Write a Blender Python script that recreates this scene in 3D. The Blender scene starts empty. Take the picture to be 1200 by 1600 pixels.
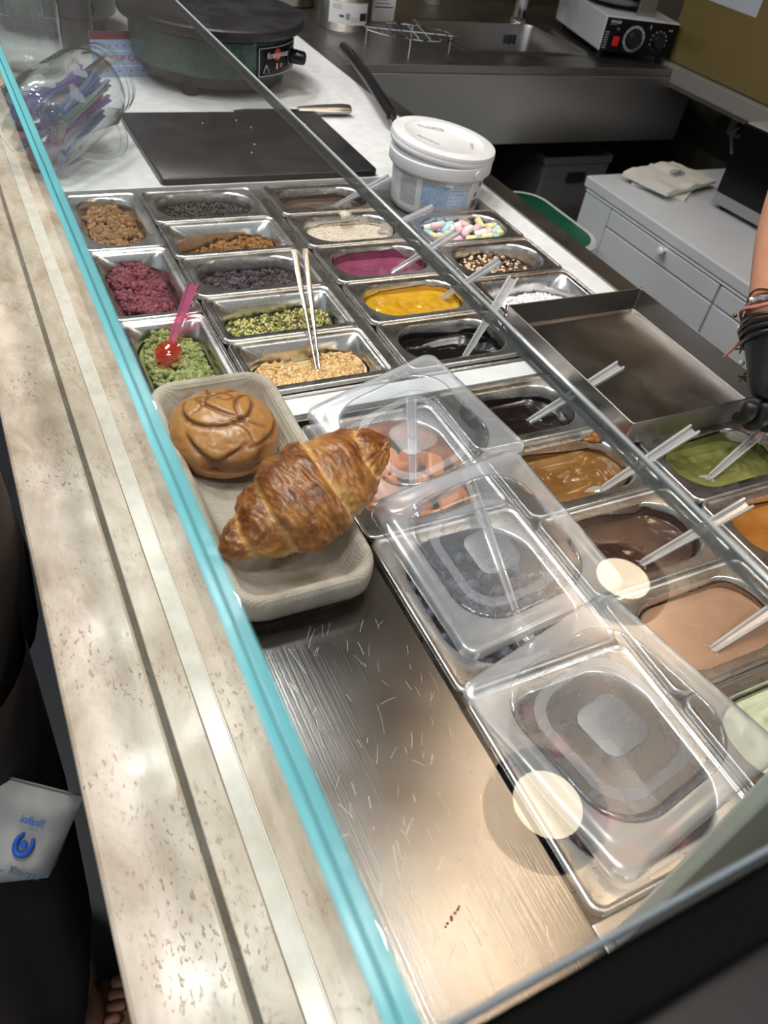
import bpy, math, random
import numpy as np
from mathutils import Vector, Matrix, Euler, noise as mnoise
R = math.radians
random.seed(7)
scn = bpy.context.scene
C = scn.collection

# ---------------------------------------------------------------- camera, world, lights, exposure
cam = bpy.data.cameras.new('camera'); camo = bpy.data.objects.new('camera', cam); C.objects.link(camo)
camo.location = (-0.435453, -1.212154, 0.509671)
camo.rotation_euler = (0.809102, -0.134050, -0.448664)
cam.sensor_fit = 'VERTICAL'; cam.sensor_height = 36.0; cam.lens = 1211.8 / 1600 * 36
cam.clip_start = .01; cam.clip_end = 50
cam.dof.use_dof = True; cam.dof.focus_distance = .78; cam.dof.aperture_fstop = 10.5
scn.camera = camo
w = bpy.data.worlds.new('world'); scn.world = w; w.use_nodes = True
w.node_tree.nodes['Background'].inputs[0].default_value = (.80, .88, 1, 1)
w.node_tree.nodes['Background'].inputs[1].default_value = .42
scn.view_settings.view_transform = 'Standard'; scn.view_settings.look = 'None'
scn.view_settings.gamma = 1; scn.view_settings.use_curve_mapping = False
scn.view_settings.exposure = 0.38
scn.cycles.max_bounces = 10; scn.cycles.transparent_max_bounces = 32
scn.cycles.diffuse_bounces = 4; scn.cycles.glossy_bounces = 5; scn.cycles.transmission_bounces = 10
scn.cycles.caustics_reflective = False; scn.cycles.caustics_refractive = False

def arealight(name, loc, size, power, col=(1, .96, .9), spread=130, target=None, shape='DISK'):
    l = bpy.data.lights.new(name, 'AREA'); l.shape = shape; l.size = size; l.energy = power
    l.color = col; l.spread = R(spread)
    o = bpy.data.objects.new(name, l); C.objects.link(o); o.location = loc
    if target is not None:
        o.rotation_euler = (Vector(target) - Vector(loc)).to_track_quat('-Z', 'Y').to_euler()
    return o
for yy in (-.609, -.038, .535, 1.1):                 # row over the stone ledge
    arealight('downlight_and_fill', (-.285, yy, 1.66), .12, 3.0, (1, .97, .92), 130)
for yy in (-1.3, -.35, .6):                           # unseen fill row, added over the customers to light the stone
    arealight('downlight_and_fill', (-1.05, yy, 1.66), .14, 5.0, (1, .97, .92), 160)
for yy in (-.85, .0, .85):                            # extra fill row added over the pans, no lamps known there
    arealight('downlight_and_fill', (-.10, yy, 1.66), .14, 2.6, (1, .97, .93), 150)
for xx in (.5, 1.15):                                 # invented row behind the viewpoint, brightens the kitchen
    arealight('downlight_and_fill', (xx, -1.75, 1.66), .14, 5.0, (1, .97, .93), 165)

# ---------------------------------------------------------------- helpers
def lin(r, g, b):
    f = lambda c: (c / 255 / 12.92) if c / 255 <= .04045 else ((c / 255 + .055) / 1.055) ** 2.4
    return (f(r), f(g), f(b), 1)

def M(name, col, rough=.5, metal=0, spec=.5, var=None, bump=None, island=None, coat=0, sss=0, brush=None, rvar=None):
    """principled material; var=(scale, colour2[, lo, hi]) noise mix; bump=(scale, strength); island=[colours]; brush=(sx,sy,sz,strength)"""
    m = bpy.data.materials.new(name); m.use_nodes = True
    nt = m.node_tree; n = nt.nodes; L = nt.links
    b = n['Principled BSDF']
    b.inputs['Base Color'].default_value = col; b.inputs['Roughness'].default_value = rough
    b.inputs['Metallic'].default_value = metal; b.inputs['Specular IOR Level'].default_value = spec
    b.inputs['Coat Weight'].default_value = coat
    if sss:
        b.inputs['Subsurface Weight'].default_value = sss; b.inputs['Subsurface Radius'].default_value = (.006, .003, .002)
        b.inputs['Subsurface Scale'].default_value = .5
    tc = n.new('ShaderNodeTexCoord')
    out = None
    if island:
        g = n.new('ShaderNodeNewGeometry'); r = n.new('ShaderNodeValToRGB')
        r.color_ramp.interpolation = 'CONSTANT' if len(island) > 3 else 'LINEAR'
        els = r.color_ramp.elements
        for i, c in enumerate(island):
            p = i / len(island) if len(island) > 3 else i / max(1, len(island) - 1)
            e = els[i] if i < 2 else els.new(p)
            e.position = p; e.color = c
        L.new(g.outputs['Random Per Island'], r.inputs[0]); out = r.outputs[0]
    if var:
        nz = n.new('ShaderNodeTexNoise'); nz.inputs['Scale'].default_value = var[0]; nz.inputs['Detail'].default_value = 6
        L.new(tc.outputs['Object'], nz.inputs['Vector'])
        mr = n.new('ShaderNodeMapRange'); mr.inputs[1].default_value = var[2] if len(var) > 2 else .4
        mr.inputs[2].default_value = var[3] if len(var) > 3 else .65
        L.new(nz.outputs[0], mr.inputs[0])
        mx = n.new('ShaderNodeMix'); mx.data_type = 'RGBA'
        L.new(mr.outputs[0], mx.inputs[0])
        if out: L.new(out, mx.inputs[6])
        else: mx.inputs[6].default_value = col
        mx.inputs[7].default_value = var[1]; out = mx.outputs[2]
    if out: L.new(out, b.inputs['Base Color'])
    if rvar:
        nz = n.new('ShaderNodeTexNoise'); nz.inputs['Scale'].default_value = rvar[0]; nz.inputs['Detail'].default_value = 4
        L.new(tc.outputs['Object'], nz.inputs['Vector'])
        mr = n.new('ShaderNodeMapRange'); mr.inputs[1].default_value = .35; mr.inputs[2].default_value = .7
        mr.inputs[3].default_value = rough; mr.inputs[4].default_value = rvar[1]
        L.new(nz.outputs[0], mr.inputs[0]); L.new(mr.outputs[0], b.inputs['Roughness'])
    hs = []
    if bump:
        nz = n.new('ShaderNodeTexNoise'); nz.inputs['Scale'].default_value = bump[0]; nz.inputs['Detail'].default_value = 5
        L.new(tc.outputs['Object'], nz.inputs['Vector']); hs.append((nz.outputs[0], bump[1]))
    if brush:
        mp = n.new('ShaderNodeMapping'); mp.inputs['Scale'].default_value = brush[:3]
        L.new(tc.outputs['Object'], mp.inputs[0])
        nz = n.new('ShaderNodeTexNoise'); nz.inputs['Scale'].default_value = 1; nz.inputs['Detail'].default_value = 3
        L.new(mp.outputs[0], nz.inputs['Vector']); hs.append((nz.outputs[0], brush[3]))
    prev = None
    for h, s in hs:
        bp = n.new('ShaderNodeBump'); bp.inputs['Strength'].default_value = s; bp.inputs['Distance'].default_value = .002
        L.new(h, bp.inputs['Height'])
        if prev: L.new(prev, bp.inputs['Normal'])
        prev = bp.outputs[0]
    if prev: L.new(prev, b.inputs['Normal'])
    return m

def Mthin(name, tint=(1, 1, 1, 1), refl=1.8, ior=1.5, milk=0.0, milkcol=(.85, .88, .9, 1), rough=0.0, bump=None, base=0.0):
    """thin clear sheet: transparent + fresnel gloss on outward faces, with some milky diffuse"""
    m = bpy.data.materials.new(name); m.use_nodes = True
    nt = m.node_tree; n = nt.nodes; L = nt.links
    n.remove(n['Principled BSDF']); out = n['Material Output']
    tr = n.new('ShaderNodeBsdfTransparent'); tr.inputs[0].default_value = tint
    gl = n.new('ShaderNodeBsdfGlossy'); gl.inputs['Roughness'].default_value = rough
    fr = n.new('ShaderNodeFresnel'); fr.inputs[0].default_value = ior
    g = n.new('ShaderNodeNewGeometry')
    inv = n.new('ShaderNodeMath'); inv.operation = 'SUBTRACT'; inv.inputs[0].default_value = 1; L.new(g.outputs['Backfacing'], inv.inputs[1])
    mu = n.new('ShaderNodeMath'); mu.operation = 'MULTIPLY'; L.new(fr.outputs[0], mu.inputs[0]); L.new(inv.outputs[0], mu.inputs[1])
    m2 = n.new('ShaderNodeMath'); m2.operation = 'MULTIPLY_ADD'; m2.inputs[1].default_value = refl; m2.inputs[2].default_value = base; m2.use_clamp = True
    L.new(mu.outputs[0], m2.inputs[0])
    first = tr.outputs[0]
    if milk:
        df = n.new('ShaderNodeBsdfDiffuse'); df.inputs[0].default_value = milkcol
        tl = n.new('ShaderNodeBsdfTranslucent'); tl.inputs[0].default_value = milkcol
        a = n.new('ShaderNodeMixShader'); a.inputs[0].default_value = .5
        L.new(df.outputs[0], a.inputs[1]); L.new(tl.outputs[0], a.inputs[2])
        mm = n.new('ShaderNodeMixShader'); mm.inputs[0].default_value = milk
        L.new(tr.outputs[0], mm.inputs[1]); L.new(a.outputs[0], mm.inputs[2]); first = mm.outputs[0]
    mx = n.new('ShaderNodeMixShader'); L.new(m2.outputs[0], mx.inputs[0]); L.new(first, mx.inputs[1]); L.new(gl.outputs[0], mx.inputs[2])
    L.new(mx.outputs[0], out.inputs[0])
    if bump:
        tc = n.new('ShaderNodeTexCoord'); nz = n.new('ShaderNodeTexNoise'); nz.inputs['Scale'].default_value = bump[0]
        L.new(tc.outputs['Object'], nz.inputs['Vector'])
        bp = n.new('ShaderNodeBump'); bp.inputs['Strength'].default_value = bump[1]; bp.inputs['Distance'].default_value = .002
        L.new(nz.outputs[0], bp.inputs['Height']); L.new(bp.outputs[0], gl.inputs['Normal'])
    return m

def Memit(name, col, s):
    m = bpy.data.materials.new(name); m.use_nodes = True
    b = m.node_tree.nodes['Principled BSDF']; b.inputs['Base Color'].default_value = col
    b.inputs['Emission Color'].default_value = col; b.inputs['Emission Strength'].default_value = s
    return m

def rr(hx, hy, r, n=7):
    """rounded rectangle outline, 4*(n+1) points, counter-clockwise"""
    r = max(min(r, hx - 1e-5, hy - 1e-5), 1e-5); o = []
    for cx, cy, a0 in ((hx - r, hy - r, 0), (-hx + r, hy - r, 90), (-hx + r, -hy + r, 180), (hx - r, -hy + r, 270)):
        for i in range(n + 1):
            a = R(a0 + 90 * i / n); o.append((cx + r * math.cos(a), cy + r * math.sin(a)))
    return o

class MB:
    def __init__(s): s.v = []; s.f = []; s.boxy = False
    def add(s, vs, fs):
        k = len(s.v); s.v += [tuple(v) for v in vs]; s.f += [tuple(i + k for i in f) for f in fs]; return s
    def loft(s, rings, cap0=False, cap1=False, close=True):
        n = len(rings[0]); k = len(s.v); s.boxy = getattr(s, '_inbox', False)
        for r in rings: s.v += [tuple(p) for p in r]
        for i in range(len(rings) - 1):
            for j in range(n if close else n - 1):
                a = k + i * n + j; b = k + i * n + (j + 1) % n
                s.f.append((a, b, b + n, a + n))
        if cap0: s.f.append(tuple(k + j for j in range(n))[::-1])
        if cap1: s.f.append(tuple(k + (len(rings) - 1) * n + j for j in range(n)))
        return s
    def box(s, x0, x1, y0, y1, z0, z1, bev=0.0):
        cx, cy = (x0 + x1) / 2, (y0 + y1) / 2; hx, hy = (x1 - x0) / 2, (y1 - y0) / 2
        if bev <= 0:
            vs = [(x, y, z) for z in (z0, z1) for x, y in ((x0, y0), (x1, y0), (x1, y1), (x0, y1))]
            return s.add(vs, [(3, 2, 1, 0), (4, 5, 6, 7), (0, 1, 5, 4), (1, 2, 6, 5), (2, 3, 7, 6), (3, 0, 4, 7)])
        ring = lambda ins, z, r: [(cx + x, cy + y, z) for x, y in rr(hx - ins, hy - ins, r, 3)]
        b = bev; s._inbox = True
        return s.loft([ring(b, z0, b), ring(.3 * b, z0 + .3 * b, b), ring(0, z0 + b, b), ring(0, z1 - b, b), ring(.3 * b, z1 - .3 * b, b), ring(b, z1, b)], True, True)
    def lathe(s, prof, n=32, axis=None, org=(0, 0, 0), cap0=False, cap1=False):
        Mx = axis if axis is not None else Matrix()
        rings = []
        for r, z in prof:
            rings.append([tuple(Mx @ Vector((r * math.cos(2 * math.pi * i / n), r * math.sin(2 * math.pi * i / n), z)) + Vector(org)) for i in range(n)])
        return s.loft(rings, cap0, cap1)
    def tube(s, pts, rad, n=8, cap=True, closed=False):
        pts = [Vector(p) for p in pts]; N = len(pts)
        rads = rad if isinstance(rad, (list, tuple)) else [rad] * N
        rings = []; up = None
        for i, p in enumerate(pts):
            if closed: t = pts[(i + 1) % N] - pts[i - 1]
            else: t = pts[min(i + 1, N - 1)] - pts[max(i - 1, 0)]
            t.normalize()
            if up is None: up = Vector((0, 0, 1)) if abs(t.z) < .9 else Vector((1, 0, 0))
            a = up - t * up.dot(t)
            if a.length < 1e-6: a = t.orthogonal()
            a.normalize(); b = t.cross(a); up = a
            rings.append([tuple(p + (a * math.cos(2 * math.pi * k / n) + b * math.sin(2 * math.pi * k / n)) * rads[i]) for k in range(n)])
        if closed: rings.append(rings[0])
        return s.loft(rings, cap and not closed, cap and not closed)
    def xf(s, mat):
        s.v = [tuple(mat @ Vector(v)) for v in s.v]; return s
    def mesh(s, name, m, smooth=True, sharp=40):
        me = bpy.data.meshes.new(name); me.from_pydata(s.v, [], s.f); me.update()
        if m: me.materials.append(m)
        fix(me, smooth, 8 if s.boxy else sharp); return me
    def build(s, name, m, parent=None, smooth=True, sharp=40, loc=None):
        return link(name, s.mesh(name, m, smooth, sharp), parent, loc)

def fix(me, smooth=True, sharp=40):
    import bmesh
    bm = bmesh.new(); bm.from_mesh(me); bmesh.ops.remove_doubles(bm, verts=bm.verts, dist=1e-6)
    bmesh.ops.recalc_face_normals(bm, faces=bm.faces); bm.to_mesh(me); bm.free()
    if smooth:
        me.polygons.foreach_set('use_smooth', [True] * len(me.polygons))
        if sharp < 180: me.set_sharp_from_angle(angle=R(sharp))

def link(name, me, parent=None, loc=None, rot=None):
    o = bpy.data.objects.new(name, me); C.objects.link(o)
    if parent: o.parent = parent
    if loc is not None: o.location = loc
    if rot is not None: o.rotation_euler = rot
    return o

def tag(o, label, cat, group=None, kind=None):
    o['label'] = label; o['category'] = cat
    if group: o['group'] = group
    if kind: o['kind'] = kind
    return o
def thing(name, label, cat, loc=(0, 0, 0), rot=(0, 0, 0), group=None):
    o = bpy.data.objects.new(name, None); C.objects.link(o); o.empty_display_size = .02
    o.location = loc; o.rotation_euler = rot
    return tag(o, label, cat, group)
def struct(o): o['kind'] = 'structure'; return o

def text_mesh(txt, size, m, ext=.0002, shear=0, align='CENTER'):
    cu = bpy.data.curves.new('txt', 'FONT'); cu.body = txt; cu.size = size; cu.extrude = ext; cu.shear = shear
    cu.align_x = align; cu.align_y = 'CENTER'; cu.resolution_u = 3
    o = bpy.data.objects.new('txt', cu); C.objects.link(o)
    dg = bpy.context.evaluated_depsgraph_get(); me = bpy.data.meshes.new_from_object(o.evaluated_get(dg))
    bpy.data.objects.remove(o); bpy.data.curves.remove(cu)
    me.materials.clear(); me.materials.append(m); return me
def text(name, txt, size, m, parent, loc, rot, ext=.0002, shear=0, align='CENTER'):
    return link(name, text_mesh(txt, size, m, ext, shear, align), parent, loc, rot)

def skin(verts, edges, radii, m, root=0, sub=2):
    me = bpy.data.meshes.new('sk'); me.from_pydata(verts, edges, []); me.update()
    o = bpy.data.objects.new('sk', me); C.objects.link(o)
    o.modifiers.new('s', 'SKIN'); sd = o.modifiers.new('d', 'SUBSURF'); sd.levels = sub; sd.render_levels = sub
    for i, r in enumerate(radii):
        sv = me.skin_vertices[0].data[i]; sv.radius = r if isinstance(r, tuple) else (r, r); sv.use_root = (i == root)
    dg = bpy.context.evaluated_depsgraph_get(); out = bpy.data.meshes.new_from_object(o.evaluated_get(dg))
    bpy.data.objects.remove(o); bpy.data.meshes.remove(me)
    out.materials.clear(); out.materials.append(m)
    out.polygons.foreach_set('use_smooth', [True] * len(out.polygons)); return out

def joinmeshes(meshes, m):
    v = []; f = []
    for me in meshes:
        k = len(v); v += [tuple(x.co) for x in me.vertices]; f += [tuple(i + k for i in p.vertices) for p in me.polygons]
    o = bpy.data.meshes.new('joined'); o.from_pydata(v, [], f); o.update(); o.materials.append(m)
    o.polygons.foreach_set('use_smooth', [True] * len(o.polygons)); return o

# ---------------------------------------------------------------- materials
STEEL = M('pan_steel', (.74, .73, .72, 1), .24, 1, bump=(60, .02), rvar=(30, .34))
DECK = M('deck_steel', (.62, .60, .58, 1), .24, 1, brush=(600, 6, 6, .05), bump=(9, .03), rvar=(25, .34))
DARKSTEEL = M('dark_steel', (.38, .36, .335, 1), .3, 1, brush=(6, 300, 300, .06), rvar=(12, .4))
APRON = M('sink_steel', (.50, .475, .45, 1), .34, 1, brush=(4, 4, 260, .05), rvar=(5, .42))
TRAYM = M('tray_steel', (.31, .295, .28, 1), .28, 1, brush=(8, 300, 8, .04), rvar=(14, .42))
CHROME = M('chrome', (.75, .75, .75, 1), .1, 1)
WHITE = M('white_worktop', lin(232, 234, 236), .25, var=(40, lin(222, 224, 226)))
WPLASTIC = M('white_plastic', lin(225, 226, 228), .35, bump=(40, .05))
BLACKP = M('black_plastic', lin(22, 22, 24), .35, bump=(200, .05))
BLACKG = M('black_gloss', lin(10, 10, 13), .22, spec=.35)
RUBBER = M('black_rubber', lin(18, 18, 18), .7)
GLASS = Mthin('clear_glass', (.985, 1, .995, 1), 1.9)
GLASSF = Mthin('front_glass', (.98, 1, .995, 1), .55)
JARG = Mthin('jar_glass', (.985, 1, .995, 1), 2.8, 1.5, milk=.05, bump=(60, .35))
EDGE = Mthin('teal_glass_edge', (.52, .93, .97, 1), .5, 1.5, milk=.68, milkcol=lin(140, 226, 236), rough=.2, bump=(60, .2))
EDGEDARK = M('dark_glass_joint', lin(30, 74, 72), .3)
EDGEGREY = Mthin('grey_glass_edge', (.86, .88, .88, 1), 1.2, 1.5, milk=.45, milkcol=lin(150, 156, 158), rough=.1, base=.04)
CLEARP = Mthin('clear_plastic', (.95, .97, .99, 1), 3.2, 1.6, milk=.48, milkcol=(.98, .99, 1, 1), rough=.04, base=.05)
RIBP = Mthin('clear_plastic_rib', (.97, .98, 1, 1), 3, 1.6, milk=.72, milkcol=(.98, .99, 1, 1), rough=.05, base=.05)
LIDM = Mthin('lid_flange_plastic', (.97, .98, 1, 1), 2.0, 1.5, milk=.27, milkcol=(.93, .95, .98, 1), rough=.14)
LIDC = Mthin('lid_clear_plastic', (.97, .98, 1, 1), 2.0, 1.5, milk=.10, milkcol=(.88, .92, .97, 1), rough=.10)
LIDF = Mthin('lid_frosted_plastic', (.97, .98, 1, 1), 1.4, 1.5, milk=.19, milkcol=(.80, .84, .92, 1), rough=.35)

# travertine
def travertine():
    m = M('travertine', lin(208, 192, 170), .16, rvar=(20, .30))
    nt = m.node_tree; n = nt.nodes; L = nt.links; b = n['Principled BSDF']; tc = [x for x in n if x.type == 'TEX_COORD'][0]
    def noise(sc, det, mp=None):
        z = n.new('ShaderNodeTexNoise'); z.inputs['Scale'].default_value = sc; z.inputs['Detail'].default_value = det; z.inputs['Distortion'].default_value = .35; z.inputs['Roughness'].default_value = .62
        L.new(mp or tc.outputs['Object'], z.inputs['Vector']); return z.outputs[0]
    mp = n.new('ShaderNodeMapping'); mp.inputs['Scale'].default_value = (1, .45, 1); L.new(tc.outputs['Object'], mp.inputs[0])
    r1 = n.new('ShaderNodeValToRGB'); r1.color_ramp.elements[0].position = .35; r1.color_ramp.elements[0].color = lin(176, 158, 138)
    r1.color_ramp.elements[1].position = .62; r1.color_ramp.elements[1].color = lin(212, 199, 184)
    L.new(noise(34, 12, mp.outputs[0]), r1.inputs[0])
    r2 = n.new('ShaderNodeValToRGB'); r2.color_ramp.elements[0].position = .58; r2.color_ramp.elements[0].color = (0, 0, 0, 1)
    r2.color_ramp.elements[1].position = .64; r2.color_ramp.elements[1].color = (1, 1, 1, 1)
    L.new(noise(330, 4, mp.outputs[0]), r2.inputs[0])
    gate = n.new('ShaderNodeMapRange'); gate.inputs[1].default_value = .44; gate.inputs[2].default_value = .60; L.new(noise(14, 3), gate.inputs[0])
    mu = n.new('ShaderNodeMath'); mu.operation = 'MULTIPLY'; L.new(r2.outputs[0], mu.inputs[0]); L.new(gate.outputs[0], mu.inputs[1])
    mx = n.new('ShaderNodeMix'); mx.data_type = 'RGBA'; L.new(mu.outputs[0], mx.inputs[0]); L.new(r1.outputs[0], mx.inputs[6]); mx.inputs[7].default_value = lin(160, 134, 106)
    L.new(mx.outputs[2], b.inputs['Base Color'])
    bp = n.new('ShaderNodeBump'); bp.inputs['Strength'].default_value = .25; bp.inputs['Distance'].default_value = .001; bp.invert = True
    L.new(mu.outputs[0], bp.inputs['Height']); L.new(bp.outputs[0], b.inputs['Normal'])
    return m
TRAV = travertine()
# steel deck with fine random scratches
def scratched():
    m = M('scratched_deck_steel', (.23, .225, .225, 1), .17, 1, brush=(700, 5, 5, .06), rvar=(10, .26))
    nt = m.node_tree; n = nt.nodes; L = nt.links; b = n['Principled BSDF']; tc = [x for x in n if x.type == 'TEX_COORD'][0]
    return m
DECKS = scratched()

# ---------------------------------------------------------------- setting
FLZ = -.9
struct(MB().box(-2.2, 1.9, -2.4, 1.5, FLZ - .05, FLZ).build('floor', M('floor_tile', lin(70, 74, 80), .35, var=(5, lin(56, 60, 66))), smooth=False))
struct(MB().box(-2.2, 1.9, 1.42, 1.5, FLZ, 1.8).build('wall_back', M('back_wall', lin(58, 58, 60), .6, var=(3, lin(50, 50, 52))), smooth=False))
struct(MB().box(1.82, 1.9, -2.4, 1.42, FLZ, 1.8).build('wall_right', M('right_wall', lin(90, 86, 74), .6, var=(3, lin(80, 76, 66))), smooth=False))
struct(MB().box(-2.2, 1.9, -2.4, 1.5, 1.74, 1.8).build('ceiling', M('ceiling_board', lin(86, 84, 84), .7, var=(2, lin(78, 76, 76))), smooth=False))

# ---------------------------------------------------------------- customer-side stone ledge
LX0, LX1 = -.450, -.317
t = thing('stone_ledge', 'beige travertine ledge running along the front of the serving counter', 'ledge', (0, 0, 0))
Y0, Y1 = -1.7, 1.4
MB().box(LX0, -.3885, Y0, Y1, -.04, 0, .003).build('outer_slab', TRAV, t)
MB().box(-.3845, -.3625, Y0, Y1, -.04, 0, .001).build('inner_slab', TRAV, t)
MB().box(-.3884, -.3846, Y0, Y1, -.04, .0006).build('joint_strip', M('dark_joint', lin(14, 20, 18), .7, spec=.1, var=(90, lin(34, 44, 40))), t)
MB().box(-.3622, -.3480, Y0, Y1, -.04, -.0004, .0004).build('pale_strip', M('pale_band', lin(222, 220, 212), .2, var=(50, lin(206, 202, 190))), t)  # separate paler band along the ledge
MB().box(-.3480, -.3472, Y0, Y1, -.04, .0002).build('bright_line', M('bright_hairline', lin(240, 238, 230), .25), t)  # thin bright line beside the paler band
MB().box(-.3472, LX1, Y0, Y1, -.04, 0, .001).build('back_slab', TRAV, t)
front = tag(MB().box(-.43, -.40, Y0, Y1, FLZ, -.0405).build('counter_front', M('counter_front_panel', lin(30, 27, 25), .7, var=(6, lin(24, 22, 21)))), 'dark front panel below the travertine ledge, behind the customer', 'panel')

# ---------------------------------------------------------------- steel counter with wells
PT = .10891; PW = .176; PD = .108
CG = .0198                                   # gap between pan columns
YB = -.594                                   # start of near well block
t = thing('steel_counter', 'brushed stainless steel serving counter holding the topping pans', 'counter')
ZD = -.0065                                  # deck just below pan rims
dk = MB().box(-.316, -.1735, -1.19, -.556, -.03, ZD, .001).build('deck_panel', DECKS, t)
rs_ = np.random.RandomState(3); sc_ = MB()
for k in range(150):                                  # fine scratches worn into the deck
    x, y = rs_.uniform(-.31, -.178), rs_.uniform(-1.185, -.86); a_ = rs_.normal(R(75), .40); l_ = rs_.uniform(.003, .014) * (1 if rs_.rand() < .8 else 2); cv = rs_.uniform(-.04, .04) * l_; wd_ = rs_.uniform(.00005, .00012)
    dx_, dy_ = math.cos(a_), math.sin(a_); pts_ = []
    for q_ in np.linspace(-.5, .5, 5): pts_.append((min(max(x + dx_ * l_ * q_ - dy_ * cv * (1 - 4 * q_ * q_), -.315), -.175), y + dy_ * l_ * q_ + dx_ * cv * (1 - 4 * q_ * q_)))
    sc_.add([(px - dy_ * wd_, py + dx_ * wd_, ZD + .00012) for px, py in pts_] + [(px + dy_ * wd_, py - dx_ * wd_, ZD + .00012) for px, py in pts_], [(i, i + 1, i + 6, i + 5) for i in range(4)])
so_ = sc_.build('scratches', M('scratch_glint', (.62, .60, .58, 1), .5, .8), dk, False); so_['kind'] = 'stuff'
cr_ = MB()
for k in range(7): v_ = np.array([(math.cos(i * 1.047) * rs_.uniform(.0006, .0014), math.sin(i * 1.047) * rs_.uniform(.0006, .0014), ZD + .0003) for i in range(6)]) + [-.262 + k * .0022 + rs_.uniform(-.001, .001), -1.1035 + k * .0012, 0]; cr_.add(v_.tolist(), [tuple(range(6))])
cr_.build('red_stain', M('berry_stain', lin(120, 40, 48), .4), dk, False)
def bar(n, x0, x1, y0, y1, m=DECK, z1=ZD, z0=-.03): return MB().box(x0, x1, y0, y1, z0, z1, .0008).build(n, m, t)
bar('well_bar', -.316, -.3085, -.5555, .003)
bar('well_bar', -.2005, -.1965, -.5445, .003)
bar('well_bar', -.0195, -.0005, -.5445, .003)
bar('well_bar', .1765, .1905, -.5445, .003, DARKSTEEL)
bar('well_bar', -.0085, -.0005, -1.14, YB, DECK)
bar('well_bar', .1765, .1905, -1.14, YB, DARKSTEEL)
bar('cross_bar', -.3085, .367, -.5555, -.5452, DECK)
bar('white_strip', -.1735, .168, -.5845, -.5556, WHITE, -.0045)
bar('cross_bar', -.1735, .3670, -.5935, -.5848, DECK)
bar('cross_bar', .1685, .367, -.5847, -.5556, DARKSTEEL)
bar('cross_bar', -.1735, .367, -1.19, -1.1405, DECK)
bar('bucket_plate', .1905, .3665, -.1350, .003, DARKSTEEL, -.019)
bar('cross_bar', .1905, .3665, -.5445, -.4630, DARKSTEEL)
bar('rear_white_strip', .3672, .4085, -1.19, .0125, WHITE, -.002)
bar('white_worktop', -.316, .4085, .0126, 1.40, WHITE, .0)
bar('back_edge_rail', .4085, .447, -1.19, 1.40, DARKSTEEL, .001)
bar('dark_plate', .1905, .3665, -.7355, -.5935, BLACKP, -.012)
MB().box(-.316, .447, -1.19, 1.40, -.36, -.34).build('well_floor', DARKSTEEL, t)
MB().box(.43, .446, -1.19, .66, FLZ, -.0305).build('rear_panel', DARKSTEEL, t)
MB().box(-.316, -.30, -1.19, 1.40, -.34, -.031).build('inner_side', DARKSTEEL, t)

# ---------------------------------------------------------------- gastronorm pans
def panmesh(W, D, depth=.10, style='oval', n=8):
    hx, hy = W / 2, D / 2
    ro = .011; m = .0145; rr_open = .038 if style == 'oval' else .008
    if min(W, D) > .15: rr_open = .045 if style == 'oval' else .01; m = .016
    ring = lambda a, b, r, z: [(x, y, z) for x, y in rr(a, b, r, n)]
    rings = [ring(hx, hy, ro, -.0062), ring(hx, hy, ro, -.002), ring(hx - .0006, hy - .0006, ro, -.0005), ring(hx - .002, hy - .002, ro, 0),
             ring(hx - .0034, hy - .0034, ro - .002, -.0004), ring(hx - .0044, hy - .0044, ro - .002, -.0016), ring(hx - .006, hy - .006, ro - .003, -.0018)]
    ox, oy = hx - m, hy - m
    if style == 'oval':
        rings += [ring(ox + .003, oy + .003, rr_open + .002, -.0018), ring(ox + .001, oy + .001, rr_open, -.0026), ring(ox, oy, rr_open, -.006), ring(ox - .001, oy - .001, rr_open, -.012)]
        r2 = rr_open
    else:
        ox += .003; oy += .002
        rings += [ring(ox + .001, oy + .001, rr_open, -.0018), ring(ox, oy, rr_open, -.003), ring(ox - .002, oy - .002, .036, -.017), ring(ox - .003, oy - .003, .036, -.022)]
        r2 = .036
    rings += [ring(ox - .007, oy - .007, r2 - .004, -depth + .012), ring(ox - .010, oy - .010, r2 - .008, -depth + .003), ring(ox - .02, oy - .02, r2 - .012, -depth)]
    return MB().loft(rings, False, True)
def inner(W, D, style):
    m = .0145 if min(W, D) < .15 else .016
    ox, oy = W / 2 - m, D / 2 - m
    if style == 'rect': return ox, oy, .036
    return ox, oy, (.038 if min(W, D) < .15 else .045)
_pm = {}
def pan(label, cx, cy, W=PW, D=PD, style='oval', rz=0, depth=.10, parts=True):
    key = (W, D, style, depth)
    if key not in _pm: _pm[key] = panmesh(W, D, depth, style).mesh('topping_pan', STEEL, True, 50)
    o = link('topping_pan', _pm[key], None, (cx, cy, 0), (0, 0, rz))
    return tag(o, label, 'pan', 'stainless steel topping pans in the counter')

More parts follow.
